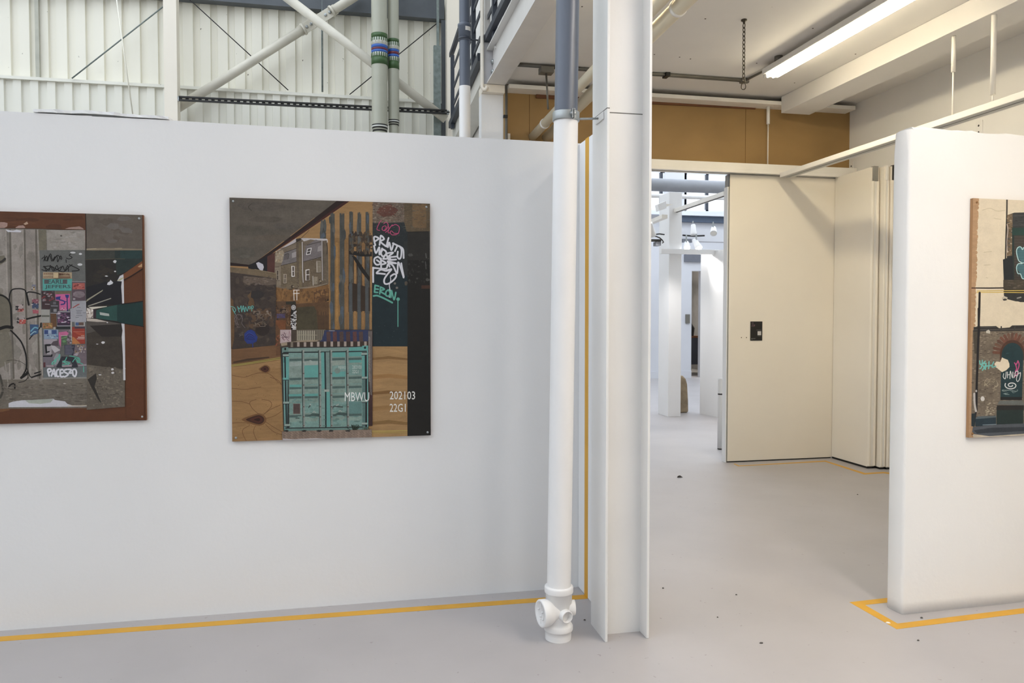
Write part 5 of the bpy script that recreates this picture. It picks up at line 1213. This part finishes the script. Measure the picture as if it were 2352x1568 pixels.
A.poly([(160, 355), (750, 352), (735, 585), (160, 585)], '#429088', .4); A.rect(190, 365, 265, 450, '#4c4a4c', .5); A.rect(560, 365, 650, 450, '#4a474a', .5); A.text('EARL', 265, 448, 84, 300, '#3b4a4c', .02); A.text('JEFFERS', 205, 555, 84, 515, '#3a4a4b', .02)
A.poly([(135, 590), (395, 585), (410, 760), (300, 960), (145, 950)], '#3d2a2c', .8); A.speckle(150, 600, 390, 790, 40, (20, 80), (12, 40), ['#4a3f44', '#6d3236', '#83787a', '#742a2e', '#302529'], .4); A.stroke([(210, 855), (295, 858)], 14, '#908688')
A.poly([(410, 605), (720, 600), (720, 660), (410, 660)], '#6b5a48', .8); A.poly([(415, 660), (700, 650), (715, 930), (640, 985), (495, 975), (490, 790), (420, 780)], '#b44f82', .3)
BL = '#23306f'
A.poly([(420, 715), (520, 695), (505, 770), (425, 765)], BL, .3); A.stroke([(500, 770), (560, 785), (600, 810), (590, 850), (530, 862)], 24, BL); A.poly([(605, 668), (685, 668), (680, 720), (650, 745), (620, 720)], BL, .3); A.stroke([(648, 740), (652, 900), (660, 1060), (665, 1150)], 22, '#232c5c'); A.stroke([(610, 805), (645, 810)], 14, BL)
A.speckle(505, 935, 630, 975, 12, (10, 22), (12, 24), ['#c9b0b8', '#8a5568'], .2)
A.poly([(745, 410), (1012, 410), (1015, 780), (745, 790)], '#54434a', .5); A.rect(760, 435, 1000, 560, '#9a4c42', .6); A.speckle(765, 450, 990, 550, 14, (20, 70), (10, 34), ['#7d2c2c', '#ab6458', '#5f2a2c'], .4); A.ell(880, 660, 118, 66, '#75666b', .9, .1); A.rect(765, 735, 810, 770, '#8d8588', .3)
A.stroke([(745, 405), (1010, 408)], 14, '#807c7e'); A.poly([(745, 795), (1030, 790), (1030, 1210), (715, 1210), (710, 950), (740, 940)], '#8e8d92', .4); A.poly([(750, 925), (870, 850), (910, 852), (770, 935)], '#8f3d38', .3)
for (y, x0, x1) in ((920, 850, 910), (985, 830, 950), (1015, 840, 930), (1030, 960, 1020), (1045, 840, 930), (1085, 830, 950), (1120, 820, 880)): A.stroke([(x0, y), (x1, y)], 9, '#55555c', .3, False)
A.poly([(305, 795), (490, 790), (490, 1040), (320, 1040)], '#3a3638', .6); A.rect(375, 950, 440, 1010, '#807d80', .4); A.stroke([(330, 890), (460, 892)], 14, '#85828a'); A.stroke([(320, 1035), (440, 1037)], 10, '#9a969a'); A.rect(370, 810, 425, 860, '#5f5b5f', .4)
A.poly([(130, 965), (300, 965), (300, 1225), (135, 1225)], '#908d86', .3); A.rect(140, 1075, 295, 1112, '#5b5a50', .5); A.poly([(315, 1045), (430, 1045), (440, 1310), (330, 1330)], '#5b3d26', .8); A.poly([(155, 1235), (355, 1230), (360, 1340), (160, 1345)], '#8a6034', .8); A.speckle(165, 1240, 350, 1335, 16, (14, 50), (12, 34), ['#a8853f', '#6d4a3a', '#4d5a34', '#a06248'], .4)
A.poly([(450, 1000), (715, 1000), (715, 1280), (455, 1285)], '#352838', .5); A.stroke([(515, 1008), (700, 1010)], 14, '#a39fa6'); A.ell(485, 1025, 30, 30, '#8d8088', .3); A.ell(480, 1130, 26, 26, '#7b747e', .3); A.speckle(470, 1040, 700, 1230, 46, (20, 90), (8, 22), ['#7b3c68', '#8a5f80', '#4a3450', '#c3b7c2', '#93587c'], .3)
A.stroke([(455, 1292), (718, 1290)], 14, '#97949a'); A.rect(430, 1300, 715, 1355, '#252729', .3); A.ell(395, 1335, 24, 24, '#9b9489', .3)
A.poly([(715, 1210), (745, 1210), (745, 1600), (715, 1600)], '#9b968c', .3); A.poly([(800, 1210), (1005, 1215), (1005, 1300), (805, 1300)], '#96938f', .3); A.rect(815, 1220, 880, 1285, '#3f5377', .4); A.rect(880, 1220, 980, 1280, '#5b463c', .4)
A.frame(80, 740, 8.708)
A.poly([(180, 140), (470, 145), (470, 330), (185, 335)], '#77879a', .4); A.rect(195, 155, 270, 235, '#2f3f6d', .3); A.rect(340, 155, 440, 235, '#33456f', .3); A.rect(270, 160, 330, 215, '#8b98ac', .3); A.speckle(200, 240, 460, 320, 20, (20, 60), (10, 30), ['#5b87a0', '#3d5a85', '#8aa3b0', '#3b3c5c'], .3)
A.poly([(470, 150), (720, 140), (730, 440), (480, 500)], '#66595f', .6); A.poly([(480, 200), (640, 180), (680, 220), (650, 262), (540, 270), (520, 520), (485, 400)], '#b0557e', .4); A.poly([(530, 280), (650, 270), (650, 470), (530, 470)], '#4a5a45', .6); A.stroke([(520, 268), (650, 262)], 10, '#a69f95'); A.stroke([(540, 320), (620, 300), (640, 290)], 18, '#5f8a50'); A.ell(590, 380, 36, 24, '#56804f', .4)
A.speckle(650, 150, 735, 440, 26, (20, 60), (8, 18), ['#2e282c', '#8f8a90', '#4c4046', '#b3aeb2'], .3)
A.poly([(750, 90), (1000, 80), (1010, 430), (750, 435)], '#8a2f1e', .5); A.rect(800, 82, 1000, 125, '#413640', .5); A.poly([(750, 290), (790, 300), (920, 430), (750, 432)], '#a5642c', .5); A.poly([(770, 180), (1000, 230), (1000, 300), (860, 240)], '#9a3e22', .4); A.stroke([(775, 188), (990, 188)], 7, '#b5705c'); A.stroke([(870, 298), (995, 300)], 13, '#c6b3aa'); A.stroke([(845, 328), (995, 329)], 10, '#c2aea6'); A.stroke([(930, 268), (990, 268)], 10, '#b79a90')
A.poly([(180, 340), (440, 335), (470, 380), (470, 470), (330, 440), (185, 440)], '#8e858b', .4); A.poly([(325, 440), (370, 380), (470, 360), (470, 470), (380, 465)], '#4c4147', .4); A.poly([(190, 440), (520, 480), (500, 700), (190, 700)], '#6a6266', .6)
A.poly([(300, 460), (400, 470), (515, 555), (400, 610), (350, 540)], '#a59fa2', .3); A.rect(240, 480, 340, 640, '#8f898b', .5); A.stroke([(310, 452), (222, 455), (228, 540), (235, 605)], 36, '#121014', smooth=False); A.stroke([(235, 600), (290, 585)], 26, '#121014'); A.stroke([(180, 680), (340, 676), (345, 650)], 30, '#121014', smooth=False)
A.poly([(595, 450), (810, 455), (790, 660), (600, 650)], '#2f2e3c', .5)
for y in range(470, 650, 24): A.stroke([(610, y), (790-A.rnd.uniform(0, 60), y)], 8, '#7a7886', .3, False)
A.poly([(810, 450), (1030, 450), (1040, 830), (980, 860), (860, 850), (850, 660), (770, 670)], '#66585e', .6); A.ell(930, 520, 42, 42, '#948b8c', .3); A.ell(930, 520, 24, 24, '#6a5f60', .3); A.poly([(770, 660), (850, 590), (890, 600), (850, 670)], '#948b93', .3); A.speckle(820, 440, 1020, 640, 20, (16, 50), (14, 44), ['#8b7250', '#5a4a3c', '#a08f7c', '#b0a9a6'], .4)
A.poly([(170, 690), (540, 690), (530, 880), (230, 900), (175, 890)], '#645c63', .6); A.rect(175, 800, 215, 900, '#4d2529', .5); A.poly([(380, 720), (440, 615), (520, 640), (500, 800), (400, 870)], '#7f8285', .4)
A.poly([(430, 890), (540, 680), (780, 690), (860, 860), (860, 900), (440, 905)], '#2b2c33', .5); A.poly([(550, 760), (720, 780), (760, 860), (540, 880)], '#605f62', .4)
TE = '#46a08a'
for q in ([(340, 830), (400, 760), (470, 700), (500, 640), (490, 760)], [(350, 800), (430, 760), (400, 820), (350, 840)], [(640, 700), (610, 760), (560, 790), (640, 790), (700, 820), (560, 850)], [(590, 800), (680, 845)], [(700, 670), (800, 690), (890, 720), (900, 790), (860, 800), (820, 720), (760, 790)], [(850, 780), (970, 840)], [(975, 870), (978, 990)], [(860, 720), (880, 770), (850, 760)]): A.stroke(q, 17, TE, .4)
A.poly([(230, 860), (380, 850), (380, 890), (240, 890)], '#8e7f84', .4); A.poly([(545, 865), (740, 850), (745, 885), (550, 892)], '#96868b', .4); A.poly([(860, 850), (1040, 830), (1040, 870), (870, 880)], '#837c80', .4)
WH = '#c3c2c8'
for q in ([(290, 1070), (260, 950), (310, 930), (330, 970), (280, 1000)], [(335, 1070), (385, 940), (410, 1080)], [(350, 1030), (400, 1030)], [(480, 940), (440, 970), (440, 1070), (480, 1080)], [(560, 945), (510, 960), (520, 1080), (580, 1080)], [(520, 1015), (560, 1010)], [(640, 940), (590, 960), (590, 990), (670, 1040), (600, 1090)], [(670, 940), (730, 950), (690, 1010), (760, 1010)], [(770, 1060), (760, 960), (810, 940), (835, 1000), (810, 1080), (775, 1060)]): A.stroke(q, 34, WH)
# pavement and torn paper
A.frame(0, 720, 6.03)
A.speckle(0, 950, 1240, 1290, 240, (20, 130), (6, 22), ['#6b6258', '#5a5248', '#746b60', '#665c4f', '#50493f'], .6); A.ell(895, 968, 20, 8, '#a59c93', .3, .3)
A.poly([(120, 1240), (180, 1218), (300, 1200), (560, 1190), (740, 1178), (760, 1195), (900, 1215), (935, 1250), (1000, 1270), (1215, 1272), (1215, 1282), (900, 1290), (120, 1296)], '#b4b3b9', .3); A.poly([(350, 1200), (600, 1185), (745, 1182), (700, 1230), (560, 1250), (400, 1240)], '#93988c', .4)
A.stroke([(940, 1275), (1100, 1276), (1218, 1270)], 9, '#b3a58d'); A.poly([(0, 1320), (135, 1312), (130, 1338), (0, 1365)], '#6b4422', .3)
# the dark tunnel on the right
A.frame(180, 480, 5.6)
A.poly([(96, 55), (820, 75), (824, 530), (100, 530)], '#5c5248', .5); A.speckle(220, 120, 680, 430, 30, (80, 200), (40, 110), ['#594f46', '#5f554c', '#554b41', '#625a54'], .5)
A.stroke([(94, 60), (100, 300), (100, 540)], 11, '#231d18'); A.poly([(105, 510), (300, 500), (820, 512), (822, 530), (105, 534)], '#7c6e58', .4); A.stroke([(110, 515), (230, 508)], 9, '#9c8c70'); A.stroke([(470, 506), (560, 504)], 8, '#93846a')
A.poly([(88, 532), (822, 530), (826, 680), (560, 845), (545, 1240), (560, 1500), (590, 1700), (600, 2520), (120, 2450), (100, 1200)], '#25211d', .6)
A.poly([(88, 534), (470, 535), (470, 640), (90, 645)], '#34352f', .7); A.poly([(470, 535), (822, 532), (824, 670), (600, 810), (500, 850), (470, 640)], '#232e2b', .6); A.poly([(540, 535), (822, 532), (823, 635), (540, 640)], '#203635', .5)
A.stroke([(95, 650), (430, 640), (600, 640)], 6, '#4d4535'); A.speckle(190, 720, 440, 960, 26, (60, 130), (40, 90), ['#2b261f', '#231f1c', '#2f2820', '#27211f'], .5)
A.poly([(100, 1000), (380, 930), (560, 930), (560, 1230), (110, 1230)], '#1a181c', .4)
A.poly([(560, 850), (822, 668), (826, 760), (560, 935)], '#6b3c1a', .3); A.poly([(585, 945), (826, 790), (830, 1185), (585, 1215)], '#572f14', .3); A.stroke([(540, 935), (680, 862), (826, 770)], 12, '#1c1310', smooth=False); A.poly([(765, 740), (822, 700), (822, 745), (780, 748)], '#a98055', .4)
A.poly([(534, 860), (580, 838), (585, 930), (590, 1215), (565, 1215), (560, 1100), (552, 1000), (560, 930), (500, 925)], '#b9b6b9', .2); A.poly([(497, 922), (535, 895), (580, 875), (575, 895), (540, 920)], '#9b9a72', .2)
for (x, y, rx, ry) in ((470, 675, 22, 18), (474, 801, 13, 9), (362, 862, 18, 7), (450, 1330, 20, 17)): A.ell(x, y, rx, ry, '#bdbcbd', .2, .2)
A.poly([(370, 972), (380, 945), (405, 930), (415, 910), (430, 925), (450, 945), (440, 962), (400, 978)], '#bebdc1', .2)
A.poly([(100, 1195), (115, 1160), (320, 1035), (310, 1055), (150, 1160)], '#8b8670', .4); A.poly([(120, 1255), (130, 1240), (420, 1142), (425, 1152), (200, 1230)], '#8f8a7c', .4); A.poly([(130, 1260), (370, 1248), (365, 1256), (180, 1288)], '#bdb5a4', .3)
A.poly([(110, 1270), (190, 1290), (200, 1400), (105, 1400)], '#b7aca2', .6); A.speckle(110, 1285, 190, 1395, 16, (8, 26), (8, 26), ['#5d4c4a', '#e0d8d0', '#8c7c70'], .2); A.rect(192, 1290, 228, 1400, '#33232a', .5)
A.poly([(230, 1300), (380, 1255), (560, 1220), (565, 1450), (230, 1405)], '#22453f', .6); A.poly([(500, 1230), (830, 1190), (836, 1510), (560, 1470), (500, 1440)], '#15302e', .35)
A.stroke([(560, 1222), (680, 1208), (828, 1186)], 14, '#15110f', smooth=False); A.stroke([(215, 1412), (560, 1470), (836, 1512)], 14, '#15110f', smooth=False)
A.poly([(275, 1325), (395, 1345), (400, 1375), (350, 1372), (280, 1360)], '#9ea19a', .4)
A.poly([(105, 1402), (230, 1412), (560, 1475), (590, 1700), (110, 1640)], '#4b443e', .6); A.poly([(110, 1404), (240, 1414), (380, 1450), (250, 1450), (110, 1440)], '#a89c90', .5)
A.poly([(110, 1600), (560, 1480), (590, 1700), (600, 2530), (440, 2540), (115, 2400)], '#393129', .8); A.poly([(150, 1500), (560, 1478), (560, 1640), (300, 1640)], '#28221e', .6)
A.speckle(130, 1960, 570, 2530, 230, (10, 50), (6, 24), ['#5a5146', '#6b6153', '#4b4339', '#756a5a', '#403930'], .6, lambda x, y: y > 2150-.2*x)
A.poly([(110, 2000), (600, 2060), (600, 2540), (110, 2580)], '#5c5347', .9); A.speckle(130, 2030, 570, 2530, 200, (10, 50), (6, 24), ['#5a5146', '#6b6153', '#4b4339', '#756a5a'], .5)
A.poly([(120, 2190), (230, 2110), (240, 2180), (210, 2280), (260, 2400), (300, 2500), (250, 2440), (170, 2290)], '#2a2520', .5)
A.poly([(555, 1470), (595, 1475), (600, 1640), (608, 2200), (580, 2200), (575, 1900), (560, 1640), (570, 1560)], '#b9b6b9', .2)
for (x, y, rx, ry) in ((320, 1715, 24, 16), (245, 1735, 14, 5), (374, 1458, 10, 7), (440, 2060, 18, 12), (445, 2105, 18, 12), (280, 2130, 18, 7), (600, 2050, 12, 9)): A.ell(x, y, rx, ry, '#bdbabb', .2, .25)
A.poly([(596, 1478), (838, 1515), (850, 2730), (620, 2680), (612, 2200)], '#572f14', .35); A.stroke([(615, 2420), (680, 2430), (720, 2470), (690, 2520), (640, 2540)], 5, '#63391a')
A.build(lpt)
for (x, z) in ((X1-.018, Z1-.018), (X1-.018, Z0+.018)): screw(lpt, (x, YB-.0005, z), (0, -1, 0))

# ---------------------------------------------------------------- picture on the right partition
N_R = Vector((math.sin(RA), -math.cos(RA), 0))
OR_ = rw(0, -.019, 0)
def hit(px, py):
    d = ray(px, py); q = Vector((0, 0, EYE)); t = (OR_-q).dot(N_R)/d.dot(N_R); return q+d*t
c0, c1 = hit(2238, 455), hit(2222, 1005)
ua = ((c0+c1)/2-OR_).dot(RU); za, zb_ = c1.z, c0.z
rpt = thing('painting', 'collage painting of an arched door and shutter on cream paint, on the right partition', 'painting', rw(ua+.5, -.01, za), 'unframed panel paintings')
mb = MB(); b = [rw(ua, -.019, za), rw(ua+1.0, -.019, za), rw(ua+1.0, -.0015, za), rw(ua, -.0015, za)]
mb.hexa(b, [v+Vector((0, 0, zb_-za)) for v in b]); mb.build('board', mat('board_edge_pale', '#a8815a', .7, .1, 12, stretch=(1, 1, .3)), rpt, .001)
A = Art(OR_, N_R, (ua, ua+1.0, za, zb_), GAIN_R)
A.frame(2215, 440, 5.6)
A.rect(-100, 0, 4200, 3400, '#b08a62', .6, 1)
edge = [(185+A.rnd.uniform(-8, 8)-.028*(y-80)*1.0, y) for y in range(80, 2240, 26)]
A.poly([(4200, 60), (4200, 2240)]+[p for p in reversed(edge)], '#d5c7ac', .25)
for (x, y) in edge[::2]: A.ell(x-4, y, A.rnd.uniform(4, 9), A.rnd.uniform(4, 12), '#c9b78e', .3, .3, n=8)
for q in ([(230, 240), (330, 215), (420, 250), (520, 240)], [(380, 340), (420, 350), (470, 355)], [(250, 780), (350, 770)], [(250, 945), (335, 940)], [(280, 1105), (300, 1110)]): A.stroke(q, 9, '#bfb193', .3)
A.stroke([(548, 90), (545, 300), (535, 600), (530, 870)], 19, '#2e2925')
A.poly([(552, 300), (600, 285), (640, 270), (760, 268), (1200, 250), (1200, 1420), (720, 1420), (650, 1400), (560, 1385), (510, 1340), (505, 1000), (495, 872), (545, 868)], '#2a2a28', .6)
A.poly([(550, 300), (625, 285), (620, 820), (545, 830)], '#6d5a42', .8); A.speckle(552, 310, 615, 820, 46, (10, 40), (6, 18), ['#8d7a60', '#54452f', '#a3937c', '#4a4a48'], .4)
A.stroke([(548, 420), (560, 500), (545, 640), (552, 780)], 9, '#b2a8a0', .4)
A.poly([(620, 280), (1200, 270), (1200, 460), (620, 465)], '#353637', .7); A.speckle(640, 290, 1000, 450, 50, (30, 120), (6, 12), ['#404143', '#2b2c2d', '#4a4847'], .4)
A.poly([(612, 465), (1200, 462), (1200, 560), (612, 565)], '#1d3d38', .4); A.rect(612, 560, 640, 1130, '#1f302e', .5)
A.poly([(640, 562), (1200, 560), (1200, 1135), (640, 1135)], '#2d2823', .4)
for k in range(29): A.stroke([(642, 574+k*20), (1180, 574+k*20)], 8, '#57504a' if k < 20 else '#4b443d', .3, False)
A.poly([(495, 872), (620, 830), (630, 1130), (505, 1140)], '#1d2327', .5); A.poly([(500, 1135), (1200, 1130), (1200, 1250), (500, 1255)], '#433b30', .7); A.speckle(520, 1140, 1000, 1245, 40, (20, 90), (6, 18), ['#514739', '#3a342b', '#5b5244'], .4)
for ys in (0, 1):
    A.poly([(690, 715) if not ys else (690, 925), (740, 712) if not ys else (760, 930), (760, 740) if not ys else (850, 980), (1000, 700) if not ys else (1000, 940), (1000, 900) if not ys else (1000, 1110), (740, 915) if not ys else (745, 1115), (690, 850) if not ys else (720, 1060), (668, 780) if not ys else (672, 990)], '#417079', .4)
for k in range(18): A.stroke([(680, 740+k*20), (1000, 740+k*20)], 5, '#2f4d54', .3, False)
for q in ([(740, 915), (700, 890), (678, 830), (668, 760), (690, 715), (725, 712), (745, 745), (765, 715), (800, 720)], [(740, 918), (850, 915)], [(740, 925), (690, 930), (668, 980), (685, 1050), (720, 1060), (745, 1118), (800, 1110)]): A.stroke(q, 11, '#a9d0d0', .2)
A.stroke([(60, 1238), (300, 1240), (505, 1237)], 17, '#352b26', smooth=False); A.stroke([(85, 1240), (145, 1240)], 15, '#5a3a2a')
A.stroke([(165, 1278), (500, 1272), (1200, 1268)], 11, '#c9a93f', smooth=False); A.stroke([(160, 1296), (500, 1295), (1200, 1300)], 11, '#c9a93f', smooth=False); A.stroke([(505, 1284), (1200, 1284)], 10, '#1f1c18', smooth=False)
A.poly([(505, 1305), (1200, 1310), (1200, 1430), (660, 1410), (560, 1385), (510, 1350)], '#2c2d2d', .6); A.ell(520, 1370, 34, 24, '#bdb39e', .4, .2); A.ell(520, 1388, 28, 12, '#35322d', .4, .2); A.stroke([(680, 1370), (725, 1358)], 16, '#8a8880')
A.stroke([(196, 1300), (190, 1568), (182, 1740)], 28, '#1d1718', smooth=False)
A.frame(2215, 720, 5.226)
A.poly([(100, 200), (150, 150), (380, 150), (420, 175), (540, 165), (570, 145), (4200, 140), (4200, 1260), (80, 1350), (90, 800)], '#6d6152', .8)
cols = ['#7a6d5c', '#5b5043', '#837766', '#645848', '#4d4439', '#8d8271']
for r in range(64): 
    y = 220+r*16
    A.speckle(100, y, 2600, y+6, 46, (22, 44), (6, 11), cols, .4)
A.poly([(105, 205), (190, 150), (190, 230), (150, 480), (120, 480)], '#453e34', .8); A.poly([(110, 160), (380, 148), (410, 178), (545, 168), (570, 142), (4200, 110), (4200, 180), (110, 215)], '#2b2a29', .5)
A.stroke([(110, 195), (500, 190), (4200, 150)], 8, '#55504a', smooth=False); A.stroke([(190, 165), (380, 160)], 7, '#4a4743'); A.poly([(435, 150), (450, 150), (452, 205), (430, 205)], '#3a3835', .3); A.poly([(600, 150), (615, 148), (605, 200), (590, 195)], '#3a3835', .3); A.poly([(258, 210), (290, 192), (310, 212), (305, 240), (262, 235)], '#b8b2a4', .3)
A.poly([(60, 140), (165, 0), (185, 0), (190, 180), (170, 480), (150, 900), (150, 1150), (115, 1360), (90, 1370), (130, 900), (150, 300)], '#1c191c', .3) if False else A.stroke([(172, -60), (172, 200), (160, 480), (146, 900), (143, 1160)], 28, '#1c191c', smooth=False)
A.stroke([(143, 1160), (128, 1230), (112, 1345)], 22, '#1c191c', smooth=False); A.ell(142, 928, 11, 14, '#a9a7a5', .2); A.stroke([(118, 960), (122, 1080), (138, 1170)], 24, '#b3aeaa', .5)
for q in ([(345, 500), (380, 430), (440, 400)], ):
    pass
for k in range(15):
    a = math.pi*(1.02+.96*k/14); cx_, cy_ = 575, 480; r0, r1 = 130, 225
    A.stroke([(cx_+r0*math.cos(a), cy_+r0*1.22*math.sin(a)), (cx_+r1*math.cos(a), cy_+r1*1.05*math.sin(a))], 34, ['#6f4433', '#633d2f', '#6b4d3b', '#5d4033'][k % 4], .8)
arch = [(438, 1030)]+[(440+0, 560)]+[(575+140*math.cos(a), 500+175*math.sin(a)) for a in [math.pi*(1+k/16) for k in range(17)]]+[(712, 1030)]
A.poly([(425, 560)]+[(575+150*math.cos(a), 490+175*math.sin(a)) for a in [math.pi*(1+k/16) for k in range(17)]]+[(725, 560)], '#4a2e22', .6)
A.poly([(432, 1035), (440, 560)]+[(575+132*math.cos(a), 510+160*math.sin(a)) for a in [math.pi*(1+k/16) for k in range(17)]]+[(705, 560), (690, 1035)], '#17343a', .5)
A.stroke([(445, 650), (700, 645)], 5, '#10262b', smooth=False); A.stroke([(440, 830), (695, 825)], 5, '#10262b', smooth=False); A.rect(432, 1000, 690, 1036, '#17191b', .3); A.stroke([(500, 480), (530, 475)], 6, '#2b5055')
A.poly([(358, 600), (385, 575), (430, 580), (450, 525), (480, 540), (520, 555), (538, 600), (540, 640), (500, 680), (450, 702), (400, 660), (370, 640)], '#d8c9ae', .2)
TQ2 = '#5fb5ac'
for q in ([(182, 565), (190, 610), (215, 600)], [(215, 560), (205, 640), (185, 660)], [(250, 570), (225, 600), (260, 600), (215, 680)], [(220, 620), (250, 670)], [(262, 620), (250, 660)], [(295, 575), (290, 660)], [(265, 630), (325, 620)], [(350, 580), (330, 640), (375, 630)]): A.stroke(q, 14, TQ2)
for q in ([(600, 590), (620, 610), (640, 570)], [(610, 600), (625, 660), (610, 690)], [(640, 565), (655, 610), (640, 670), (615, 680)], [(600, 720), (625, 690), (640, 710), (615, 740), (600, 760)]): A.stroke(q, 12, '#b83f7c')
for q in ([(470, 720), (465, 760), (490, 780), (500, 700)], [(515, 700), (515, 770)], [(520, 735), (545, 730)], [(545, 780), (550, 690), (575, 770), (580, 700)], [(590, 770), (605, 730), (610, 700), (640, 690), (635, 740), (600, 740)], [(650, 720), (670, 710), (660, 780), (635, 815), (620, 780), (640, 720)]): A.stroke(q, 9, '#c7cac9')
sp = [(560+(14+k*3.4)*math.cos(.55*k)*1.05, 860+(8+k*2.5)*math.sin(.55*k)*.95) for k in range(19)]
A.stroke(sp, 12, '#c7cac9')
for k in range(4): A.scribble(450, 915, 640, 970, 9, 4, '#7d908f', .3)
A.poly([(395, 1090), (420, 1045), (700, 1040), (712, 1100)], '#5f6360', .6); A.poly([(385, 1100), (712, 1100), (712, 1160), (385, 1165)], '#20201f', .4); A.poly([(385, 1160), (706, 1155), (706, 1320), (385, 1330)], '#1a2b2a', .6)
A.poly([(130, 1255), (380, 1235), (380, 1330), (130, 1355)], '#1c303b', .5); A.poly([(135, 1250), (160, 1232), (380, 1225), (380, 1245), (135, 1265)], '#4f5c62', .5); A.poly([(85, 1200), (130, 1195), (120, 1360), (85, 1350)], '#1d2d33', .5)
A.poly([(100, 1360), (380, 1330), (716, 1318), (4200, 1300), (4200, 1460), (716, 1440), (300, 1470), (90, 1440)], '#4a5058', .6); A.poly([(110, 1400), (300, 1370), (700, 1360), (4200, 1350), (4200, 1400), (700, 1410), (300, 1430), (150, 1440)], '#2e343c', .7); A.stroke([(220, 1335), (380, 1328)], 9, '#6d7f88')
A.poly([(90, 1445), (300, 1470), (716, 1440), (4200, 1450), (4200, 1530), (110, 1500)], '#b3a893', .6); A.poly([(720, 1230), (4200, 1220), (4200, 1300), (716, 1310)], '#1c303b', .5)
for k in range(5): A.scribble(240, 780, 400, 960, 10, 5, ['#a3987f', '#8b806a'][k % 2], .2)
A.ell(218, 1022, 24, 30, '#c9c6c2', .2, .12); A.speckle(250, 1050, 380, 1220, 30, (14, 40), (8, 20), ['#a79c85', '#7b705d', '#948a74'], .4)
A.build(rpt)
for (u, z) in ((.022, zb_-.02), (.022, za+.02)): screw(rpt, rw(ua+u, -.0195, z), N_R, PRINTV)
# ================================================================== DAYLIGHT
w = bpy.data.worlds.new('overcast'); SC.world = w; w.use_nodes = True
nt = w.node_tree; nt.nodes.clear(); o = nt.nodes.new('ShaderNodeOutputWorld'); bg = nt.nodes.new('ShaderNodeBackground')
bg.inputs[0].default_value = (.82, .90, 1.0, 1); bg.inputs[1].default_value = SKY
nt.links.new(bg.outputs[0], o.inputs[0])
def portal(name, loc, sx, sy, rot=(0, 0, 0)):
    l = bpy.data.lights.new(name, 'AREA'); l.shape = 'RECTANGLE'; l.size = sx; l.size_y = sy; l.cycles.is_portal = True
    ob = bpy.data.objects.new(name, l); C.objects.link(ob); ob.location = loc; ob.rotation_euler = rot
for (a, b) in HALL_SKY: portal('skylight', ((a+b)/2, -1, 8.21), b-a, 12)
for (a, b) in NORTH_SKY: portal('skylight', ((a+b)/2, 7.65, 8.21), b-a, 5.3)
portal('skylight', ((R2H[0]+R2H[1])/2, (R2H[2]+R2H[3])/2, R2Z+.21), R2H[1]-R2H[0], R2H[3]-R2H[2])
portal('window_daylight', (-9.22, (CLR[0]+CLR[1])/2, (CLR[2]+CLR[3])/2), CLR[3]-CLR[2], CLR[1]-CLR[0], (0, -math.pi/2, 0))
portal('window_daylight', (7.4, YF+.22, (wz0+wz1)/2), 4.4, wz1-wz0, (-math.pi/2, 0, 0))
SC.view_settings.exposure = EXPO
